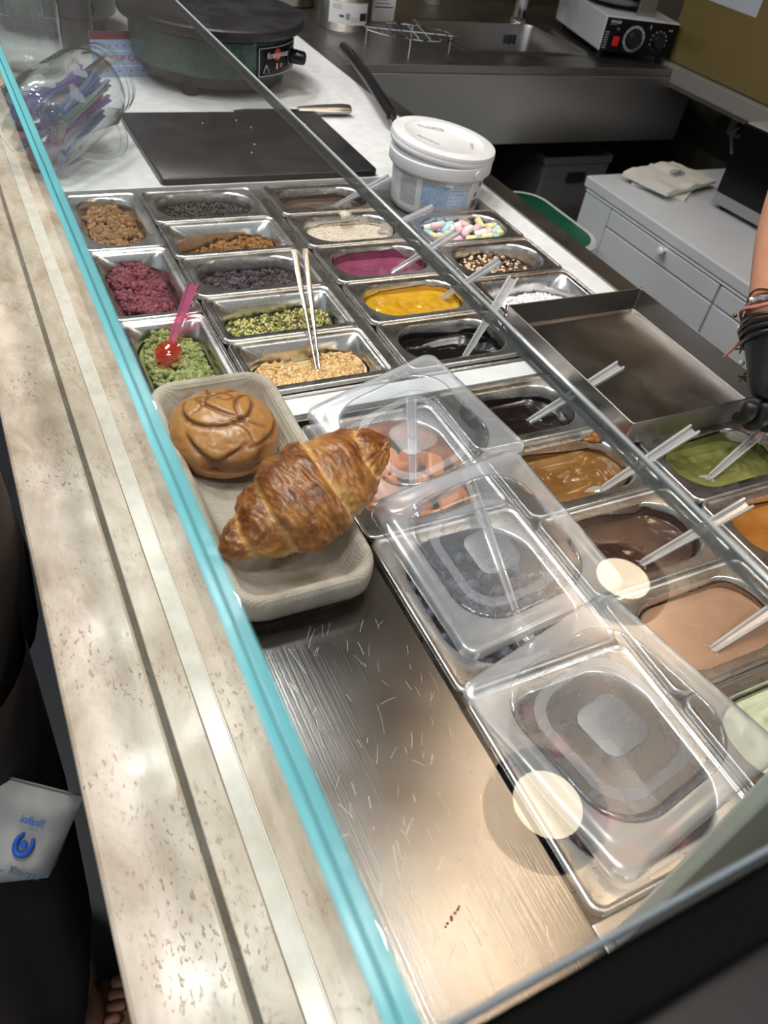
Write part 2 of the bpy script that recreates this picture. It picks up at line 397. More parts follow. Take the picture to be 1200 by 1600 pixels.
# ---- pan contents
def rng(seed): return np.random.RandomState(seed)
def fbm(x, y, s, seed=0): return mnoise.fractal(Vector((x * s + seed * 3.7, y * s - seed * 1.3, seed * 2.1)), 1, 2, 4)
def sauce(name, label, cx, cy, W, D, z, m, cat='sauce', style='oval', amp=.0015, swirl=0, seed=1, film=.012, hole=None, sc=40):
    ox, oy, r = inner(W, D, style); ox -= .0022; oy -= .0022
    if style == 'rect': ox -= .002; oy -= .002
    mb = MB(); rings = []
    ns = 20
    if film > 0:
        for k in range(5, 0, -1):
            rg = []
            for x, y in rr(ox, oy, r, 10):
                h = film * (.45 + .9 * fbm(x, y, 22, seed + 9)) * (k / 5)
                h = max(.0008 * k / 5, h) if y > -oy * .6 else max(.0006 * k / 5, h * .4)
                ins = .0004 + .0006 * abs(fbm(x, y, 90, seed))
                rg.append((x * (1 - ins / ox * .5), y * (1 - ins / oy * .5), z + h))
            rings.append(rg)
    for i in range(ns):
        s = 1 - i / ns; s = s ** .9
        rg = []
        for x, y in rr(ox * s, oy * s, r * s, 10):
            e = min(1, (1 - s) * 6)
            h = amp * fbm(x, y, sc, seed) + amp * .4 * fbm(x, y, sc * 3, seed + 4)
            if swirl:
                dd = math.hypot(x - .02, y); h += swirl * math.sin(dd * 420 + 3 * math.atan2(y, x - .02)) * math.exp(-dd * 30)
            rg.append((x, y, z + h * e + (1 - e) * .0012))
        rings.append(rg)
    mb.loft(rings, False, True)
    o = mb.build(name, m, None, True, 180, (cx, cy, 0))
    return tag(o, label, cat)

ICO = None
def ico(sub):
    import bmesh
    bm = bmesh.new(); bmesh.ops.create_icosphere(bm, subdivisions=sub, radius=1)
    v = np.array([x.co[:] for x in bm.verts]); f = np.array([[y.index for y in x.verts] for x in bm.faces]); bm.free(); return v, f
IC1 = ico(1); IC2 = ico(2)
BOXV = (np.array([(x, y, z) for z in (-1, 1) for x, y in ((-1, -1), (1, -1), (1, 1), (-1, 1))], float), np.array([(3, 2, 1), (3, 1, 0), (4, 5, 6), (4, 6, 7), (0, 1, 5), (0, 5, 4), (1, 2, 6), (1, 6, 5), (2, 3, 7), (2, 7, 6), (3, 0, 4), (3, 4, 7)]))
def rotm(rs):
    a, b, c = rs.uniform(0, 2 * math.pi, 3)
    return np.array(Euler((a, b, c)).to_matrix())
def heap(name, label, cx, cy, W, D, z, m, cat, size, n, style='oval', aspect=(1, 1, 1), jit=.25, tpl=None, seed=1, hill=None, lump=0.0, smooth=True, flat=False, rz=0):
    """loose topping: many small bits in one mesh (stuff)"""
    rs = rng(seed); ox, oy, r = inner(W, D, style); ox -= .005; oy -= .005
    tv, tf = tpl or IC1
    V = []; F = []; k = 0
    pts = []
    while len(pts) < n:
        x, y = rs.uniform(-ox, ox), rs.uniform(-oy, oy)
        dx, dy = max(0, abs(x) - (ox - r)), max(0, abs(y) - (oy - r))
        if dx * dx + dy * dy > (r - .002) ** 2: continue
        pts.append((x, y))
    H = lambda x, y: z + (hill(x / ox, y / oy) if hill else 0) + lump * fbm(x, y, 45, seed)
    for x, y in pts:
        s = size * rs.uniform(.65, 1.35)
        v = tv * (1 + jit * rs.uniform(-1, 1, (len(tv), 1))) * np.array(aspect) * s
        Q = np.diag([1, 1, 1.]) if flat else rotm(rs)
        v = v @ Q.T + [x, y, H(x, y) + rs.uniform(-.3, .8) * s]
        V.append(v); F.append(tf + k); k += len(tv)
    # bed under the bits
    rings = [[(x, y, H(x, y) - size * 1.7) for x, y in rr(ox * s + .003, oy * s + .003, r * s, 7)] for s in np.linspace(1, .02, 14)]
    V2 = np.array([p for rg in rings for p in rg]); nn = len(rings[0]); F2 = []
    for i in range(len(rings) - 1):
        for j in range(nn):
            a, b = i * nn + j, i * nn + (j + 1) % nn; F2 += [(a, b, b + nn), (a, b + nn, a + nn)]
    V.append(V2); F.append(np.array(F2) + k)
    V = np.vstack(V); F = np.vstack(F)
    me = bpy.data.meshes.new(name); me.vertices.add(len(V)); me.vertices.foreach_set('co', V.ravel())
    me.loops.add(len(F) * 3); me.loops.foreach_set('vertex_index', F.ravel().astype('i'))
    me.polygons.add(len(F)); me.polygons.foreach_set('loop_start', np.arange(0, len(F) * 3, 3)); me.polygons.foreach_set('loop_total', np.full(len(F), 3))
    me.update(calc_edges=True); me.validate()
    if smooth: me.polygons.foreach_set('use_smooth', [True] * len(F))
    me.materials.append(m)
    o = link(name, me, None, (cx, cy, 0), (0, 0, rz)); tag(o, label, cat, kind='stuff'); return o
#@@PART2
# ---------------------------------------------------------------- pans and contents
row = lambda k: -k * PT - PD / 2
XC1, XC2, XC3, XC4 = -.2548, -CG - .088, .088, .2785
rowb = lambda k: YB - k * PT - PD / 2
Y1P = [-.0895, -.2715, -.4535]
crumbM = lambda n, a, b, c: M(n, a, .8, island=[a, b, c], bump=(300, .3))
M_BRN = crumbM('brown_crumble', lin(150, 112, 72), lin(124, 88, 54), lin(172, 134, 92))
M_RED = crumbM('red_crumble', lin(134, 66, 80), lin(106, 46, 60), lin(154, 86, 98))
M_GRN = crumbM('green_crumble', lin(156, 162, 104), lin(122, 132, 70), lin(180, 184, 132))
M_BISC = crumbM('biscuit_crumble', lin(156, 108, 54), lin(120, 78, 36), lin(180, 130, 70))
M_PURP = crumbM('dark_purple_crumble', lin(62, 52, 60), lin(38, 34, 38), lin(98, 84, 96))
M_PIST = M('chopped_pistachio', lin(170, 170, 80), .6, island=[lin(196, 190, 104), lin(120, 130, 50), lin(206, 196, 130), lin(84, 92, 40), lin(214, 206, 150), lin(110, 84, 74)])
M_HAZ = M('chopped_hazelnut', lin(226, 196, 146), .55, island=[lin(236, 212, 166), lin(218, 182, 126), lin(196, 154, 98)])
M_CHOC = M('chocolate_chips', lin(24, 20, 20), .3, island=[lin(32, 24, 22), lin(20, 17, 18), lin(44, 36, 34)])
M_PEARL = M('crunch_pearls', lin(80, 50, 34), .25, island=[lin(60, 34, 26), lin(214, 192, 158), lin(84, 52, 36), lin(40, 26, 22), lin(226, 208, 178), lin(110, 72, 50)])
M_SUG = M('white_sugar_grains', lin(240, 242, 246), .3, island=[lin(236, 238, 244), lin(250, 250, 252), lin(222, 226, 234)])

# column beside the glass front (three pans turned lengthwise)
pan('steel pan of brown crumble beside the tilted glass jar', XC1, Y1P[0], .108, .1795, 'oval')
pan('steel pan of deep red crumble beside the glass front', XC1, Y1P[1], .108, .1795, 'rect')
pan('steel pan of pale green crumble just behind the bread basket', XC1, Y1P[2], .108, .1795, 'rect')
heap('brown_crumble', 'coarse brown cookie crumble in the pan nearest the tilted jar', XC1, Y1P[0], .108, .1795, -.016, M_BRN, 'crumble', .0036, 760, tpl=IC1, jit=.4, smooth=False, seed=3, hill=lambda x, y: .006 * (1 - x * x - y * y * .6), lump=.005)
heap('red_crumble', 'deep red freeze-dried crumble in the middle front pan', XC1, Y1P[1], .108, .1795, -.020, M_RED, 'crumble', .0031, 1100, 'rect', tpl=IC1, jit=.4, smooth=False, seed=5, hill=lambda x, y: .006 * (1 - x * x) - .004 * x, lump=.006)
heap('green_crumble', 'pale green crumble under the pink spoon', XC1, Y1P[2], .108, .1795, -.018, M_GRN, 'crumble', .0032, 1000, 'rect', tpl=IC1, jit=.4, smooth=False, seed=8, hill=lambda x, y: .007 * (1 - x * x), lump=.006)
# second column
names2 = [('steel pan of dark chocolate bits next to the black board', 'oval'), ('steel pan of brown biscuit crumble with gusseted corners', 'rect'),
          ('steel pan of dark purple crumble in the middle of its column', 'oval'), ('steel pan of chopped green pistachios', 'rect'), ('steel pan of chopped pale hazelnuts holding the tongs', 'rect')]
for k, (lb, st) in enumerate(names2): pan(lb, XC2, row(k), style=st)
heap('chocolate_bits', 'shiny black chocolate bits in the rearmost oval pan', XC2, row(0), PW, PD, -.018, M_CHOC, 'chocolate bits', .0026, 900, seed=11, lump=.003)
heap('biscuit_crumble', 'golden brown biscuit crumble heaped to one side of its pan', XC2, row(1), PW, PD, -.036, M_BISC, 'crumble', .0030, 700, 'rect', tpl=IC1, jit=.4, smooth=False, seed=12, hill=lambda x, y: .012 * x + .006, lump=.005)
heap('purple_crumble', 'dusty dark purple crumble under the tongs', XC2, row(2), PW, PD, -.024, M_PURP, 'crumble', .0027, 1100, seed=13, hill=lambda x, y: .007 * x * x, lump=.006)
heap('chopped_pistachios', 'green and yellow chopped pistachios', XC2, row(3), PW, PD, -.030, M_PIST, 'pistachios', .0025, 1900, 'rect', (1.3, .8, .7), .3, None, 14, lambda x, y: .010 * abs(x) + .004 * x, .005, False)
heap('chopped_hazelnuts', 'pale golden chopped hazelnuts around the tong tips', XC2, row(4), PW, PD, -.032, M_HAZ, 'hazelnuts', .0026, 2200, 'rect', (1.25, .85, .8), .25, None, 15, lambda x, y: .012 * abs(x) + .003 * x, .004, False)
# third column : sauces, far block
S = lambda n, c, c2, rough=.22, bump=(60, .12), sc=25: M(n, c, rough, var=(sc, c2), bump=bump, coat=.3)
names3 = [('steel pan of brown hazelnut cream by the white bucket', 'oval'), ('steel pan of speckled off-white cream', 'oval'), ('steel pan of magenta berry cream', 'oval'), ('steel pan of bright yellow cream', 'oval'), ('steel pan of black syrup before the white strip', 'oval')]
for k, (lb, st) in enumerate(names3): pan(lb, XC3, row(k), style=st)
sauce('brown_cream', 'dull brown cream in the rearmost sauce pan', XC3, row(0), PW, PD, -.020, S('brown_cream', lin(80, 60, 48), lin(60, 44, 36), .35, (80, .4)), seed=2, film=.014)
M_CREAM = M('speckled_cream', lin(226, 214, 198), .45, var=(420, lin(128, 104, 88), .56, .62), bump=(80, .2))
sauce('speckled_cream', 'off-white cream with fine brown specks', XC3, row(1), PW, PD, -.017, M_CREAM, amp=.002, seed=3, film=.012)
lm = MB(); v_ = IC2[0] * np.array([.011, .008, .006]) * (1 + .3 * rng(6).uniform(-1, 1, (len(IC2[0]), 1))) + [XC3 + .006, row(1) + .037, .001]
tag(lm.add(v_.tolist(), IC2[1].tolist()).build('cream_lump', M_CREAM, None, True, 180), 'small lump of speckled cream stuck on the far pan rim', 'cream lump')
sauce('magenta_cream', 'magenta berry cream with streaks on its pan wall', XC3, row(2), PW, PD, -.021, S('magenta_cream', lin(150, 70, 104), lin(116, 44, 78), .4, (110, .5)), amp=.0035, seed=4, film=.020)
sauce('yellow_cream', 'bright yellow cream with soft ripples', XC3, row(3), PW, PD, -.017, S('yellow_cream', lin(218, 172, 40), lin(196, 144, 20), .2, (45, .3)), amp=.0045, swirl=.0014, seed=5, film=.010)
sauce('black_syrup', 'glossy black syrup with a clear spoon in it', XC3, row(4), PW, PD, -.022, S('black_syrup', lin(24, 20, 21), lin(18, 15, 16), .07, (12, .05)), amp=.0006, seed=6, film=.012)
# fourth column, far block
Y4 = [-.190, -.299, -.4075]
pan('steel pan of pastel marshmallows in front of the white bucket', XC4, Y4[0])
pan('steel pan of dark and pale crunchy pearls', XC4, Y4[1])
pan('steel pan of coarse white grains next to the steel tray', XC4, Y4[2], style='rect')
heap('crunchy_pearls', 'small dark and cream crunchy pearls', XC4, Y4[1], PW, PD, -.027, M_PEARL, 'pearls', .0026, 620, jit=0, tpl=IC2, seed=21, hill=lambda x, y: .010 * (1 - x * x) - .004 * x, lump=.003)
heap('white_grains', 'coarse white sugar-like grains', XC4, Y4[2], PW, PD, -.030, M_SUG, 'grains', .0020, 1500, 'rect', (1, .8, .8), .2, BOXV, 22, lambda x, y: .004 * (1 - x * x), .003, False)
# near block
P6 = [('steel pan of black sauce on the near side of the white strip', lin(30, 22, 22), lin(22, 16, 17), .08, -.020, .0012), ('steel pan of caramel sauce smeared over its rim', lin(134, 94, 46), lin(108, 70, 30), .2, -.016, .0042),
      ('steel pan of glossy dark chocolate sauce', lin(78, 54, 46), lin(56, 36, 30), .14, -.018, .0014), ('steel pan of smooth milk chocolate cream', lin(158, 122, 98), lin(146, 110, 86), .35, -.014, .0008), ('steel pan of pale yellowish whipped cream at the near end', lin(222, 226, 196), lin(206, 212, 176), .3, -.012, .005)]
SL = [('black_sauce', 'almost black chocolate sauce clinging to its pan walls'), ('caramel_sauce', 'thick caramel sauce with folds'), ('dark_chocolate_sauce', 'dark chocolate sauce flecked with highlights'), ('milk_chocolate_cream', 'smooth light brown milk chocolate cream'), ('whipped_cream', 'pale yellowish lumpy cream at the near right')]
for k, (lb, c, c2, rg, z, am) in enumerate(P6):
    pan(lb, XC3, rowb(k))
    sauce(SL[k][0], SL[k][1], XC3, rowb(k), PW, PD, z, S(SL[k][0], c, c2, rg, (60, (.12, .35, .4, .03, .5)[k])), amp=am, seed=30 + k, film=(.016, .014, .018, .008, .005)[k], swirl=.0012 if k == 1 else 0, sc=60 if k == 4 else 40)
sm = MB(); rs = rng(4)
for i, (px, py) in enumerate(((.138, rowb(1) + .036), (.146, rowb(1) + .033), (.152, rowb(1) + .0395))):
    v = IC2[0] * np.array([.010, .006, .003]) * (1 + .25 * rs.uniform(-1, 1, (len(IC2[0]), 1))) + [px, py, .0004]
    sm.add(v.tolist(), IC2[1].tolist())
tag(sm.build('caramel_smear', S('caramel_smear', lin(142, 92, 34), lin(120, 74, 22)), None, True, 180), 'caramel smear on the far rim of the caramel pan', 'smear')
YG = [-.791, -.900, -1.009]
pan('steel pan of green pistachio cream by the gloved hand', XC4, YG[0]); pan('steel pan of orange caramel cream at the right edge', XC4, YG[1])
sauce('pistachio_cream', 'olive green pistachio cream', XC4, YG[0], PW, PD, -.018, S('pistachio_cream', lin(126, 126, 72), lin(92, 94, 46), .2, (60, .25)), amp=.0045, swirl=.0016, seed=41, film=.016)
sauce('orange_cream', 'orange brown caramel cream at the right edge', XC4, YG[1], PW, PD, -.016, S('orange_cream', lin(164, 110, 48), lin(142, 90, 34), .3), amp=.001, seed=42, film=.012)
# marshmallows, one by one
mcols = [('pink', lin(236, 196, 206)), ('yellow', lin(240, 232, 176)), ('pale blue', lin(176, 218, 226)), ('white', lin(244, 240, 234))]
mm = []
for nme, c in mcols:
    r = .0058; prof = [(.0001, -.0095), (r * .8, -.0095), (r * .97, -.0082), (r, -.004), (r, .004), (r * .97, .0082), (r * .8, .0095), (.0001, .0095)]
    mm.append(MB().lathe(prof, 14).mesh('marshmallow', M('marshmallow_' + nme.replace(' ', '_'), c, .75, sss=.2, bump=(120, .1)), True, 60))
rs = rng(77); k = 0
for lay in range(2):
    for i in range(9):
        for j in range(4):
            x = -.062 + i * .0155 + rs.uniform(-.003, .003); y = -.026 + j * .0165 + rs.uniform(-.003, .003)
            if lay and rs.rand() < .22: continue
            if abs(x) > .05 and abs(y) > .018: y *= .5
            c = int(rs.randint(4)); z = -.022 + lay * .011 + rs.uniform(-.001, .002)
            if lay and i == 1 and j == 2: c, z = 0, -.001
            o = link('marshmallow', mm[c], None, (XC4 + x, Y4[0] + y, z), (rs.uniform(.7, 2.0), rs.uniform(-.3, .3), rs.uniform(0, 6.3)))
            tag(o, mcols[c][0] + ' cylindrical mini marshmallow heaped in the oval pan', 'marshmallow', mcols[c][0] + ' marshmallows in the pan'); k += 1

# ---------------------------------------------------------------- fruit pans under plastic lids
XF = -.090; YF = [-.6965, -.874, -1.052]
for y, lb in zip(YF, ('square steel pan of orange fruit pieces under a tilted lid', 'square steel pan of blueberries stamped with lettering', 'square steel pan of strawberries nearest the camera')):
    pan(lb, XF, y, .162, .1765, 'oval', 0, .10)
ETCH = M('etched_mark', lin(118, 116, 112), .6, .6)
pt = [o for o in C.objects if o.name.startswith('topping_pan') and 'blueberries' in o.get('label', '')][0]
text('stamped_lettering', 'PADERNO', .0072, ETCH, pt, (-.048, -.0785, -.0016), (0, 0, math.pi), .0001)
text('stamped_number', '18/10', .0042, ETCH, pt, (-.049, -.0715, -.0016), (0, 0, math.pi), .0001)
rs = rng(5)
M_MEL = M('melon_flesh', lin(240, 150, 92), .35, var=(40, lin(250, 178, 120)), sss=.15, bump=(60, .2))
cub = []
for q in range(3):
    mb = MB(); mb.box(-.013, .013, -.010, .010, -.007, .007, .004)
    mb.v = [(x * (1 + .3 * z / .007 * .4) + .15 * y, y + .1 * x * q, z) for x, y, z in mb.v]; cub.append(mb.mesh('fruit_piece', M_MEL, True, 60))
for i in range(30):
    x, y = rs.uniform(-.052, .052), rs.uniform(-.060, .060)
    o = link('fruit_piece', cub[i % 3], None, (XF + x, YF[0] + y, -.046 + .024 * (i / 30) - .012 * (y / .06)), (rs.uniform(-.6, .6), rs.uniform(-.6, .6), rs.uniform(0, 6.3)))
    tag(o, 'orange fruit piece in the pan under the farthest lid', 'fruit piece', 'orange fruit pieces under the lid')
BLU = M('blueberry_skin', lin(44, 52, 72), .6, var=(140, lin(96, 106, 130)), bump=(80, .15))
bp = [(.0001, .0066)] + [(.0019 * s, .0066 - .0010 * (1 - s)) for s in (.5, 1)] + [(.0030, .0072)] + [(.0078 * math.sin(a), .0068 * math.cos(a)) for a in np.linspace(.55, math.pi - .01, 9)]
blu = MB().lathe(bp, 12).mesh('blueberry', BLU, True, 50)
for lay in range(2):
    for i in range(8):
        for j in range(9):
            x = -.056 + i * .016 + (j % 2) * .004 + rs.uniform(-.002, .002); y = -.064 + j * .016 + rs.uniform(-.002, .002)
            if abs(x) > .045 and abs(y) > .055: continue
            if lay and rs.rand() < .35: continue
            o = link('blueberry', blu, None, (XF + x, YF[1] + y, -.046 + lay * .0125 + rs.uniform(-.002, .002)), (rs.uniform(-1.4, 1.4), rs.uniform(-1.4, 1.4), 0))
            tag(o, 'dusty blue blueberry piled in the square pan', 'blueberry', 'blueberries in the square pan')
STR = M('strawberry_flesh', lin(120, 26, 34), .3, var=(60, lin(170, 84, 84)), bump=(150, .3))
sp_ = [(.0001, -.017), (.004, -.0155), (.009, -.008), (.0128, .001), (.0135, .007), (.010, .012), (.004, .0135), (.0001, .013)]
stm = MB().lathe(sp_, 16).mesh('strawberry', STR, True, 70)
for i in range(9):
    x, y = rs.uniform(-.05, .05), rs.uniform(-.058, .058)
    z = -.084 + (i % 3) * .004
    if i < 3: x, y, z = -.045 + i * .05, .010 - i * .03, -.070
    o = link('strawberry', stm, None, (XF + x, YF[2] + y, z), (rs.uniform(1, 2), rs.uniform(-.5, .5), rs.uniform(0, 6.3)))
    tag(o, 'red strawberry lying deep in the nearest square pan', 'strawberry', 'strawberries under the nearest lid')

sauce('pan_shade', 'dark sheet imitating the shade in the nearest square pan', XF, YF[2], .162, .1765, -.070, S('pan_shade', lin(44, 34, 42), lin(34, 26, 34), .12, (20, .1)), seed=55, film=.02)  # dark glossy sheet added to imitate shade inside this deep pan
def lid(label, loc, rot, hx=.083, hy=.090):
    t = thing('pan_lid', label, 'lid', loc, rot, 'translucent plastic pan lids')
    ring = lambda a, b, r, z: [(x, y, z) for x, y in rr(a, b, r, 8)]
    def shell(rings, th=.0012):
        up = rings; dn = [[(x, y, z - th) for x, y, z in r] for r in rings[::-1]]
        return MB().loft(up + dn + [up[0]])
    dx, dy = hx, hy
    ix, iy = hx - .021, hy - .021                # raised ridge around the recessed middle
    shell([ring(dx, dy, .013, -.009), ring(dx - .0008, dy - .0008, .013, -.001), ring(dx - .003, dy - .003, .013, 0), ring(dx - .008, dy - .008, .014, -.0008), ring(dx - .013, dy - .013, .02, 0.0), ring(ix + .003, iy + .003, .040, 0)]).build('flange', LIDM, t, True, 60)
    shell([ring(ix + .0031, iy + .0031, .040, 0), ring(ix + .0025, iy + .0025, .040, .0016), ring(ix + .001, iy + .001, .040, .002), ring(ix - .0005, iy - .0005, .039, .0012), ring(ix - .002, iy - .002, .038, -.001), ring(ix - .003, iy - .003, .038, -.010), ring(ix - .006, iy - .006, .036, -.0125)]).build('raised_ridge', LIDC, t, True, 60)
    shell([ring(ix - .0061, iy - .0061, .036, -.0125), ring(ix - .014, iy - .014, .030, -.0128), ring(ix - .0142, iy - .0142, .030, -.0128)]).build('recess_edge', LIDC, t, True, 60)
    shell([ring(ix - .0143, iy - .0143, .030, -.0126), ring(ix - .0225, iy - .0225, .025, -.0126)], .0014).build('frosted_band', LIDF, t, True, 60)
    shell([ring(ix - .0226, iy - .0226, .025, -.0128), ring(.0215, .0235, .012, -.0128)]).build('recess_panel', LIDC, t, True, 60)
    MB().loft([ring(.0213, .0233, .012, -.0142), ring(.0213, .0233, .012, -.0124), ring(.020, .022, .011, -.0120)], True, True).build('centre_pad', LIDF, t, True, 40)
    MB().lathe([(.0001, -.0112), (.004, -.0112), (.0056, -.0116), (.0062, -.0121)], 20).build('moulding_dimple', LIDF, t, True, 60)
    MB().box(ix - .001, ix + .006, -.012, .012, .0005, .0026, .0006).build('grip_tab', LIDC, t)
    return t
l1 = lid('translucent lid tilted over the orange fruit pan, farthest of the three', (-.069, -.672, .024), (.027, -.24, .112))
l2 = lid('translucent lid over the blueberry pan, middle of the three', (-.075, -.845, .026), (.087, -.141, .046))
l3 = lid('translucent lid on the strawberry pan, nearest of the three', (-.079, -1.031, .021), (-.05, -.17, .16))
# small moulded marks on the middle lid
MARK = Mthin('moulded_mark', (.9, .93, .97, 1), 2, 1.5, milk=.5)
text('moulded_mark', 'PP', .006, MARK, l2, (.016, -.040, -.0122), (0, 0, 0)); text('moulded_mark', '5', .008, MARK, l2, (.026, -.042, -.0122), (0, 0, 0))
sf = MB()
for a in range(3):
    d = Vector((math.cos(a * math.pi / 3), math.sin(a * math.pi / 3), 0)) * .0045
    sf.tube([Vector((.012, -.058, -.0122)) - d, Vector((.012, -.058, -.0122)) + d], .0004, 4)
sf.build('snowflake_mark', MARK, l2)

# ---------------------------------------------------------------- spoons
def spoonmesh(L, wd=.0115, bowl=.030):
    """clear plastic spoon lying along +x, bowl tip at x=-bowl, handle end at x=L; face up"""
    mb = MB(); rings = []
    for s in np.linspace(0, 1, 9):
        x = s * L; h = wd / 2 * (.55 + .45 * s); th = .0016 + .0012 * s
        rings.append([(x, -h, .0030 * .8), (x, -h, -th), (x, h, -th), (x, h, .0024), (x, h - .0016, .0026), (x, h - .0024, -th + .0013), (x, -h + .0024, -th + .0013), (x, -h + .0016, .0026)])
    mb.loft(rings, True, True)
    b = MB(); rg = []
    for s in np.linspace(0, 1, 9):
        x = .004 - (bowl + .004) * s; h = max(.0006, (.0032 + .0075 * math.sin(math.pi * min(1, s * 1.0) ** .8)) if s < 1 else .0012)
        dz = -.004 * math.sin(math.pi * s)
        rg.append([(x, h * c, dz * (1 - (c * c)) + e) for c, e in ((-1, 0), (-.5, 0), (0, 0), (.5, 0), (1, 0), (.5, -.0014), (0, -.0014), (-.5, -.0014))])
    b.loft(rg, True, True)
    return mb, b
def spoon(name, label, P, T, m, cat='spoon', group=None, wd=.0115, roll=0):
    P, T = Vector(P), Vector(T); d = T - P; L = d.length
    h, b = spoonmesh(L, wd)
    q = d.to_track_quat('X', 'Z')
    t = thing(name, label, cat, P, q.to_euler(), group)
    ho = h.build('handle', m, t, True, 30); b.build('bowl', m, t, True, 50)
    if m is CLEARP:
        for sg in (-1, 1):
            MB().tube([(.004, sg * wd * .26, .0020), (L * .5, sg * wd * .37, .0024), (L, sg * wd * .48, .0026)], [.0009, .0013, .0016], 6).build('rib', RIBP, ho)
    return t
G = 'clear plastic spoons in the sauce pans'
SP = [('rearmost brown cream', (.110, -.054, -.018), (.210, -.047, .024)), ('speckled white cream', (.140, -.158, -.016), (.204, -.205, .040)), ('magenta cream', (.108, -.274, -.024), (.219, -.262, .027)),
      ('yellow cream', (.138, -.372, -.017), (.210, -.391, .045)), ('black syrup before the white strip', (.097, -.511, -.021), (.227, -.408, .026)), ('black sauce beyond the first lid', (.104, -.653, -.020), (.233, -.641, .031)),
      ('caramel sauce', (.110, -.787, -.012), (.244, -.766, .025)), ('dark chocolate sauce', (.084, -.887, -.018), (.218, -.879, .020)), ('milk chocolate cream', (.075, -.996, -.014), (.185, -.985, .010)), ('green pistachio cream', (.255, -.805, -.018), (.388, -.767, .012))]
for nm, a, b in SP: spoon('plastic_spoon', 'clear plastic spoon standing in the ' + nm, a, b, CLEARP, group=G, wd=.0125)
spoon('plastic_spoon', 'clear plastic spoon under the farthest translucent lid', (-.093, -.735, -.020), (-.035, -.607, .006), CLEARP, group=G, wd=.010)
spoon('plastic_spoon', 'clear plastic spoon poking out behind the middle lid', (-.072, -.905, -.022), (-.046, -.745, .020), CLEARP, group=G, wd=.010)
PINK = Mthin('pink_plastic', (1.0, .45, .62, 1), 3.0, 1.55, milk=.42, milkcol=(1, .36, .62, 1), rough=.05)
RED = Mthin('red_clear_plastic', (1, .35, .30, 1), 3.0, 1.55, milk=.25, milkcol=(.95, .2, .12, 1), rough=.05)
t = thing('pink_spoon', 'small pink and red translucent plastic spoon stuck in the green crumble', 'spoon', (-.258, -.428, .002), (Vector((.058, .104, .020))).to_track_quat('X', 'Z').to_euler())
h, b = spoonmesh(.115, .0150, .036); h.build('handle', PINK, t, True, 30); b.v = [(x, y * 1.35, z + .002) for x, y, z in b.v]; b.build('bowl', RED, t, True, 50)
# tongs
t = thing('tongs', 'thin stainless steel tongs standing in the chopped hazelnuts', 'tongs', (0, 0, 0))
for sx, top in ((-1, (-.081, -.352, .066)), (1, (-.066, -.352, .066))):
    a = Vector((-.0945 + .002 * sx, -.482, -.024)); b = Vector(top); mb = MB()
    d = (b - a).normalized(); side = d.cross(Vector((0, 0, 1))).normalized(); upv = side.cross(d)
    rings = []
    for s in np.linspace(0, 1, 8):
        p = a.lerp(b, s); wv = .0014 + .0022 * s
        rings.append([tuple(p + side * x * wv + upv * z) for x, z in ((-1, -.0008), (-.6, -.0014), (.6, -.0014), (1, -.0008), (1, .0008), (.6, .0014), (-.6, .0014), (-1, .0008))])
    mb.loft(rings, True, True).build('arm', CHROME, t, True, 50)
MB().tube([(-.0965, -.482, -.024), (-.0945, -.485, -.0265), (-.0925, -.482, -.024)], .0014, 8).build('joint', CHROME, t)
# ---------------------------------------------------------------- bread basket
BX, BY, BHX, BHY = -.2520, -.7010, .0590, .1420
t = thing('bread_basket', 'shallow rectangular woven basket under the linen cloth', 'basket', (BX, BY, ZD + .0005))
WICK = M('wicker', lin(150, 112, 72), .6, var=(60, lin(110, 78, 48)), bump=(200, .3))
MB().loft([[(x, y, z) for x, y in rr(BHX - i, BHY - i, .02, 6)] for i, z in ((.008, 0), (.0075, .004), (.010, .004))], True, True).build('base', WICK, t)
for k in range(3):
    pts = []; N = 72; base = rr(BHX - .0065 + .0004 * k, BHY - .0065 + .0004 * k, .02, 17)
    for i, (x, y) in enumerate(base):
        wv = .0014 * (1 if (i + k) % 2 else -1); l = math.hypot(x / BHX, y / BHY)
        pts.append((x * (1 + wv / BHX), y * (1 + wv / BHY), .004 + k * .0048))
    MB().tube(pts, .0027, 6, closed=True).build('weaver_strand', WICK, t, True, 180)
for i, (x, y) in enumerate(rr(BHX - .0045, BHY - .0045, .02, 4)):
    MB().tube([(x * .985, y * .99, .002), (x * .985, y * .99, .0155)], .0022, 6).build('stake', WICK, t)
# linen cloth
def cloth():
    m = M('linen_cloth', lin(188, 179, 167), .9, var=(30, lin(158, 146, 130), .42, .70))
    nt = m.node_tree; n = nt.nodes; L = nt.links; b = n['Principled BSDF']; tc = [x for x in n if x.type == 'TEX_COORD'][0]
    hs = []
    for dr in ('X', 'Y'):
        wv = n.new('ShaderNodeTexWave'); wv.bands_direction = dr; wv.inputs['Scale'].default_value = 150; wv.inputs['Distortion'].default_value = 1.5; wv.inputs['Detail Scale'].default_value = 3
        L.new(tc.outputs['Object'], wv.inputs['Vector']); hs.append(wv.outputs[1])
    ad = n.new('ShaderNodeMath'); L.new(hs[0], ad.inputs[0]); L.new(hs[1], ad.inputs[1])
    bp = n.new('ShaderNodeBump'); bp.inputs['Strength'].default_value = .5; bp.inputs['Distance'].default_value = .0007
    L.new(ad.outputs[0], bp.inputs['Height']); L.new(bp.outputs[0], b.inputs['Normal']); return m
mb = MB(); rings = []
prof = [(.0022, .0105), (.0040, .014), (.0046, .021), (.0044, .029), (.0034, .0335), (.0010, .0352), (-.0020, .0345), (-.0048, .030), (-.0085, .022), (-.014, .0150), (-.022, .0105), (-.034, .0085), (-.046, .008), (-.054, .008)]
